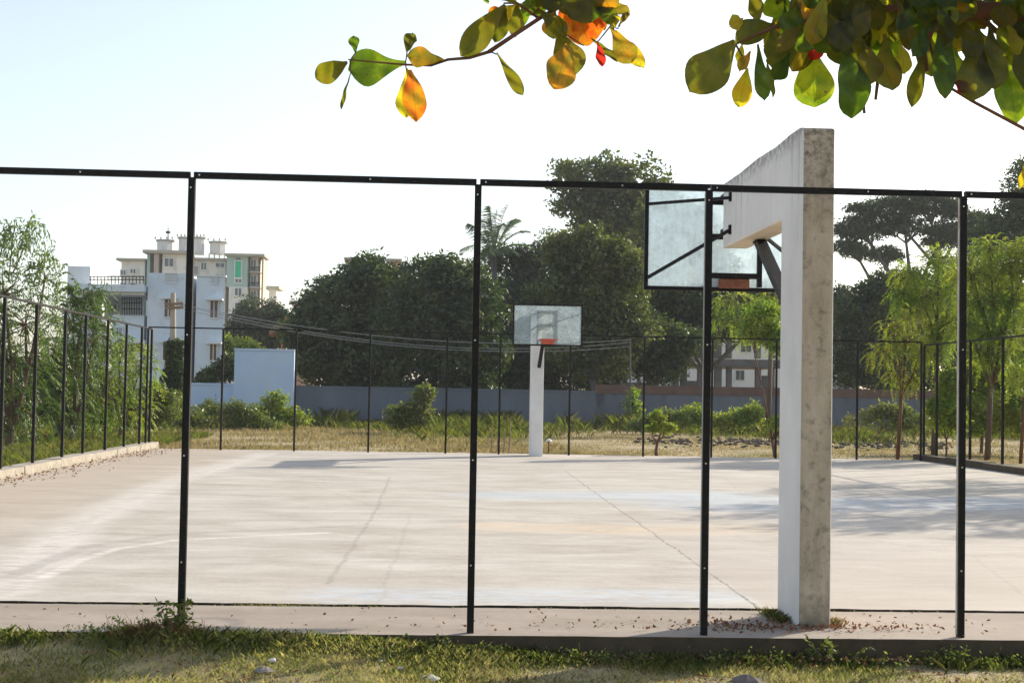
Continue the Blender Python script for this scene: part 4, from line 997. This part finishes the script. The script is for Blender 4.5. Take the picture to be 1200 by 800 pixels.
for i, (x, y, s, m, lab, nm) in enumerate([(.0, 8.86, .055, 'pale_trash', 'crumpled pale paper in the grass below the middle post', 'paper_scrap'), (-1.0, 8.82, .05, 'stone', 'brown stone with a pale chip at the bottom edge', 'stone'),
        (1.95, 8.92, .085, 'stone', 'dark flat stone in the grass below the pillar', 'stone'), (-.98, 9.1, .03, 'pale_trash', 'small pale scrap left of the brown stone', 'paper_scrap'), (-.2, 9.06, .035, 'stone', 'small grey stone just left of the crumpled paper', 'stone'),
        (-.32, 9.22, .018, 'pale_trash', 'tiny pale fleck above the crumpled paper', 'paper_scrap')]):
    o = stones(nm, lab, [(x, y, float(ground_z(x, y))+.012, s)], M[m], rr, None); del_kind = o.pop('kind', None); o['category'] = 'stone' if nm == 'stone' else 'litter'
    if nm == 'stone': o.scale = (1, 1, 1)

# ------------------------------------------------------------------ overhanging almond branch
def almond():
    D = 5.6
    def big_leaf(cols, t, base_col):
        m, nt = newmat('almond_leaf_'+base_col)
        g = nt.nodes.new('ShaderNodeNewGeometry'); uvn = nt.nodes.new('ShaderNodeUVMap'); sep = nt.nodes.new('ShaderNodeSeparateXYZ')
        nt.links.new(uvn.outputs[0], sep.inputs[0])
        v = coords(nt); f = noise(nt, v, 14, 3, .6)
        r_ = math_(nt, 'MULTIPLY_ADD', g.outputs['Random Per Island'], .5, -.25)
        col = ramp(nt, math_(nt, 'ADD', f, r_), [(i/(len(cols)-1)*.6+.2, c) for i, c in enumerate(cols)])
        u = math_(nt, 'ABSOLUTE', math_(nt, 'SUBTRACT', sep.outputs[0], .5))
        rib = math_(nt, 'MULTIPLY_ADD', u, -40, 1.0, True)
        # side veins sweep forward from the midrib
        w = math_(nt, 'SINE', math_(nt, 'MULTIPLY', math_(nt, 'SUBTRACT', sep.outputs[1], math_(nt, 'MULTIPLY', u, .55)), 75))
        vein = math_(nt, 'MULTIPLY_ADD', w, 5, -4.2, True)
        vv = math_(nt, 'MAXIMUM', rib, math_(nt, 'MULTIPLY', vein, .5))
        col = mixc(nt, math_(nt, 'MULTIPLY', vv, .5), col, (.05,.05,.02))
        sp = ramp(nt, noise(nt, v, 45, 3, .6), [(.66, 0.0), (.72, .8)]); col = mixc(nt, sp, col, (.10,.05,.02))
        d = nt.nodes.new('ShaderNodeBsdfDiffuse'); tr = nt.nodes.new('ShaderNodeBsdfTranslucent'); nt.links.new(mixc(nt, 1.0, col, (.5,.5,.5), 'MULTIPLY'), d.inputs[0])
        nt.links.new(mixc(nt, 1.0, col, t, 'MULTIPLY'), tr.inputs[0])
        a = nt.nodes.new('ShaderNodeMixShader'); a.inputs[0].default_value = .68
        nt.links.new(d.outputs[0], a.inputs[1]); nt.links.new(tr.outputs[0], a.inputs[2])
        gl = nt.nodes.new('ShaderNodeBsdfGlossy'); gl.inputs['Roughness'].default_value = .35; gl.inputs[0].default_value = (.8,.8,.8,1)
        b = nt.nodes.new('ShaderNodeMixShader'); b.inputs[0].default_value = .02
        nt.links.new(a.outputs[0], b.inputs[1]); nt.links.new(gl.outputs[0], b.inputs[2])
        o = nt.nodes.new('ShaderNodeOutputMaterial'); nt.links.new(b.outputs[0], o.inputs[0]); return m
    mats = [big_leaf([(.04,.08,.01), (.09,.15,.015), (.26,.29,.02)], (1.5,1.55,.5), 'green'),
            big_leaf([(.07,.08,.010), (.12,.13,.016), (.19,.14,.02)], (1.4,1.35,.4), 'olive'),
            big_leaf([(.20,.20,.02), (.45,.26,.02), (.50,.13,.015), (.30,.03,.012)], (1.5,1.2,.6), 'orange'),
            big_leaf([(.40,.40,.03), (.36,.34,.03), (.45,.22,.02)], (1.6,1.5,.5), 'yellow'),
            big_leaf([(.30,.02,.01), (.45,.04,.02), (.20,.03,.02)], (1.7,1.0,.8), 'red')]
    foot = (5.6, 4.6, -.2)
    root = empty('almond_tree', foot, 'overhanging almond tree branches with large green and orange leaves at the top', 'tree')
    V, F, MI, UV = [], [], [], []
    rng = random.Random(17)
    NL, NW = 14, 6
    def leaf(base, tip, wpx, mi, dep=0.0, tilt=None):
        B = Vector(at(base[0], base[1], D+dep)); T = Vector(at(tip[0], tip[1], D+dep+rng.uniform(-.06, .06)))
        ax = (T-B); L = ax.length; ax.normalize()
        nrm = Vector((rng.uniform(-.35, .35), -1, rng.uniform(-.35, .35))); s = ax.cross(nrm).normalized(); nn = s.cross(ax).normalized()
        W = wpx*D/FPX/2; fold = rng.uniform(.05, .30); curl = rng.uniform(-.10, .12); wav = rng.uniform(0, 6); n0 = len(V)
        ex = rng.uniform(1.35, 2.1); ph = rng.uniform(0, 6.28); amp = rng.uniform(.02, .08)
        for i in range(NL+1):
            t = i/NL; prof = (math.sin(math.pi*min(1, t**ex*.96+.02)))**.75
            if t > .97: prof *= .35
            for j in range(NW+1):
                u = j/NW*2-1; q = W*prof*u*(1+amp*math.sin(9*t+ph*(1 if u > 0 else 2)))
                p = B+ax*L*(t)+s*q+nn*(abs(q)*fold+curl*L*math.sin(math.pi*t)+.006*math.sin(14*t+wav+3*u))
                V.append(tuple(p)); UV.append((j/NW, t))
        for i in range(NL):
            for j in range(NW):
                a = n0+i*(NW+1)+j; F.append((a, a+1, a+NW+2, a+NW+1)); MI.append(mi)
        return B
    G, O, A, Y_, RD = 0, 1, 2, 3, 4
    spec = [((407,73),(370,92),27,O), ((417,63),(414,42),13,G), ((476,74),(408,82),46,G), ((411,86),(400,128),5,O), ((477,62),(483,39),16,O), ((520,71),(477,66),26,A), ((477,80),(476,138),26,Y_), ((480,82),(488,143),28,A),
        ((592,6),(540,66),32,O), ((593,10),(580,50),22,O), ((606,5),(604,44),20,O), ((582,62),(613,112),16,O), ((630,10),(664,42),24,O), ((668,-8),(690,54),52,A), ((652,34),(675,88),38,O), ((664,52),(650,105),38,A),
        ((694,-14),(668,22),44,O), ((693,45),(724,72),10,O), ((700,48),(706,78),12,RD), ((721,36),(755,80),20,Y_), ((716,32),(740,74),30,A), ((719,35),(720,16),14,Y_), ((724,32),(736,14),8,O), ((716,18),(698,-16),36,A),
        ((625,16),(650,-22),30,O), ((606,6),(575,-22),26,O), ((640,20),(612,4),24,G), ((650,12),(645,44),24,A), ((660,-20),(640,12),30,O), ((700,-18),(716,14),30,A), ((640,-6),(600,-14),22,O), ((573,4),(556,-18),20,G),
        ((862,48),(808,108),50,O), ((871,22),(855,30),20,Y_), ((908,28),(862,48),34,O), ((886,-18),(886,25),22,O), ((928,30),(902,-6),38,G), ((876,80),(866,126),24,Y_), ((888,52),(896,118),20,G), ((898,70),(906,114),9,O),
        ((926,62),(908,94),22,G), ((905,34),(918,84),40,O), ((964,28),(928,84),28,O), ((952,52),(955,126),52,G), ((985,50),(998,139),46,G), ((990,18),(990,78),50,O), ((1037,40),(1046,106),38,O), ((1055,48),(1060,87),22,Y_),
        ((1082,60),(1068,126),20,O), ((1105,20),(1108,116),28,G), ((1145,38),(1140,118),44,O), ((1175,60),(1190,146),44,G), ((1120,58),(1125,100),28,G), ((1140,112),(1118,97),16,RD), ((1050,10),(1084,8),16,RD), ((970,40),(950,70),20,RD),
        ((880,60),(866,84),14,A), ((870,50),(866,74),12,Y_), ((1012,50),(1018,100),34,O), ((1082,20),(1092,90),34,O), ((1160,30),(1165,105),38,O), ((1190,20),(1205,110),44,O), ((1206,186),(1194,222),10,Y_), ((1212,176),(1203,205),14,O)]
    for i, (b_, t_, w_, m_) in enumerate(spec): leaf(b_, t_, w_, m_, rng.uniform(-.12, .18))
    for i in range(460):
        bx = rng.uniform(915, 1330); by = rng.uniform(-130, 32); an = rng.gauss(0, .55); Lp = rng.uniform(36, 66)
        tx, ty = bx+math.sin(an)*Lp, by+math.cos(an)*Lp*rng.uniform(.7, 1.1)
        if ty > 84+max(0, (bx-1100))*.25: ty = 84
        if bx < 1000 and ty > 62: ty = 62
        if bx < 960 and bx > 900 and by < 0 and rng.random() < .6: continue
        leaf((bx, by), (tx, ty), rng.uniform(18, 34), rng.choice([G, G, G, G, O, O, O, O, O, Y_]), rng.uniform(-.25, .55))
    for i in range(26):
        bx = rng.uniform(560, 760); by = rng.uniform(-120, -30); an = rng.gauss(0, 1.0)
        leaf((bx, by), (bx+math.sin(an)*60, by+math.cos(an)*22), rng.uniform(24, 40), rng.choice([G, O, A, A, Y_]), rng.uniform(-.2, .3))
    for i in range(20):
        bx = rng.uniform(590, 722); by = rng.uniform(-25, 22); an = rng.gauss(0, .8); Lp = rng.uniform(28, 44)
        leaf((bx, by), (bx+math.sin(an)*Lp, min(by+math.cos(an)*Lp, 46)), rng.uniform(16, 26), rng.choice([G, O, A, A, A, Y_]), rng.uniform(-.1, .3))
    me = bpy.data.meshes.new('foliage'); me.from_pydata(V, [], F); uvl = me.uv_layers.new(name='UVMap')
    flat = np.array([UV[i] for f in F for i in f], dtype=np.float32).ravel(); uvl.data.foreach_set('uv', flat)
    me.polygons.foreach_set('material_index', MI); me.polygons.foreach_set('use_smooth', [True]*len(F)); me.update()
    link('foliage', me, mats, root)
    b = MB()
    def br(pts, r0, r1, dep=0.05):
        n_ = len(pts); b.tube([at(x, y, D+dep) for x, y in pts], [(r0+(r1-r0)*i/(n_-1))*D/FPX for i in range(n_)], 8)
    br([(1330,-60), (1260,-10), (1200,16), (1150,12), (1115,18), (1088,34), (1080,62), (1084,84)], 16, 5)
    br([(1200,16), (1120,4), (1085,8), (1010,12), (962,22), (905,33), (862,52)], 7, 1.3)
    br([(862,52), (872,70), (876,84)], 1.4, 1)
    br([(905,33), (925,20), (930,-20)], 1.6, 1)
    br([(1330,-20), (1250,20), (1200,60), (1165,35), (1140,10)], 6, 3)
    br([(1085,30), (1100,95), (1140,119), (1200,151), (1260,176)], 1.6, 2.6)
    br([(1090,34), (1105,20), (1110,50)], 3, 1)
    br([(1010,108), (1013,133)], 2.2, 1.8); br([(1029,92), (1026,117)], 2.4, 1.8)
    br([(1180,-80), (980,-110), (820,-90), (700,-40), (662,4)], 8, 2.3); br([(662,4), (632,22), (600,43), (573,61)], 2.3, 2.7); br([(573,61), (550,68), (525,70), (505,77), (475,76), (440,73), (408,70)], 2.2, .8)
    br([(573,60), (582,64)], 1, .8); br([(632,22), (606,4), (590,4)], 2, 1); br([(662,4), (700,10), (716,30)], 2, .9); br([(652,34), (672,46), (684,54)], 1, .7); br([(716,30), (700,50)], 1, .7); br([(716,30), (724,34), (727,30)], .9, .6)
    br([(477,62), (475,76), (477,84)], .8, .7); br([(416,63), (410,72), (411,86)], .8, .6)
    b.build('branches', [M['bark_red']], root, True)
    b = MB(); e = at(1330, -60, D+.05)
    b.tube([foot, (5.4, 4.8, 1.8), (4.6, 5.2, 3.0), tuple(e)], [.17, .14, .09, .054], 10)
    b.tube([(5.0, 5.0, 2.4), (4.4, 5.5, 3.6), tuple(at(1180, -80, D+.05))], [.10, .06, .032], 8)
    b.build('trunk', [M['bark_red']], root, True)
almond()

# ------------------------------------------------------------------ haze, sky, sun, camera
sx, sy, sz = 1.575, 1.34, 1.0
el = math.atan2(sz, math.hypot(sx, sy)); az = math.atan2(sx, sy)     # azimuth clockwise from +Y
HAZE = True
if HAZE:
    b = MB(); b.box((-140, -40, -2.0), (160, 420, 46)); hz = b.build('haze', []); hz.data.materials.clear()
    m, nt = newmat('haze'); v = nt.nodes.new('ShaderNodeVolumePrincipled'); v.inputs['Density'].default_value = .00032
    v.inputs['Color'].default_value = (.93,.96,1,1); v.inputs['Anisotropy'].default_value = .1
    o = nt.nodes.new('ShaderNodeOutputMaterial'); nt.links.new(v.outputs[0], o.inputs['Volume'])
    hz.data.materials.append(m); tag(hz, 'pale haze in the air over the whole place', None, None, 'stuff')
w = bpy.data.worlds.new('World'); scene.world = w; w.use_nodes = True; nt = w.node_tree
bg = nt.nodes['Background']; sk = nt.nodes.new('ShaderNodeTexSky'); sk.sky_type = 'NISHITA'; sk.sun_disc = False
sk.sun_elevation = el; sk.sun_rotation = az; sk.air_density = 1.0; sk.dust_density = 1.4; sk.ozone_density = 1.0
hs = nt.nodes.new('ShaderNodeHueSaturation'); hs.inputs['Saturation'].default_value = .72; nt.links.new(sk.outputs[0], hs.inputs['Color']); nt.links.new(hs.outputs[0], bg.inputs[0]); bg.inputs[1].default_value = .15
sd = bpy.data.lights.new('sun', 'SUN'); sd.energy = 4.5; sd.angle = R(.6); sd.color = (1, .905, .76)
so = bpy.data.objects.new('sun', sd); COL.objects.link(so)
so.rotation_euler = Vector((sx, sy, sz)).to_track_quat('Z', 'Y').to_euler(); so.location = (20, 20, 40)
cd = bpy.data.cameras.new('camera'); cam = bpy.data.objects.new('camera', cd); COL.objects.link(cam); scene.camera = cam
from mathutils import Matrix
cam.matrix_world = Matrix(((_r[0], _u[0], -_f[0], 0), (_r[1], _u[1], -_f[1], 0), (_r[2], _u[2], -_f[2], EYE), (0, 0, 0, 1)))
cd.sensor_fit = 'HORIZONTAL'; cd.sensor_width = 36; cd.lens = FPX/1200*36; cd.clip_end = 4000; cd.clip_start = .05
vs = scene.view_settings; vs.view_transform = 'Standard'; vs.look = 'None'; vs.exposure = .6; vs.gamma = 1
scene.cycles.volume_step_rate = 4; scene.cycles.max_bounces = 8; scene.cycles.volume_bounces = 0; scene.cycles.transparent_max_bounces = 12
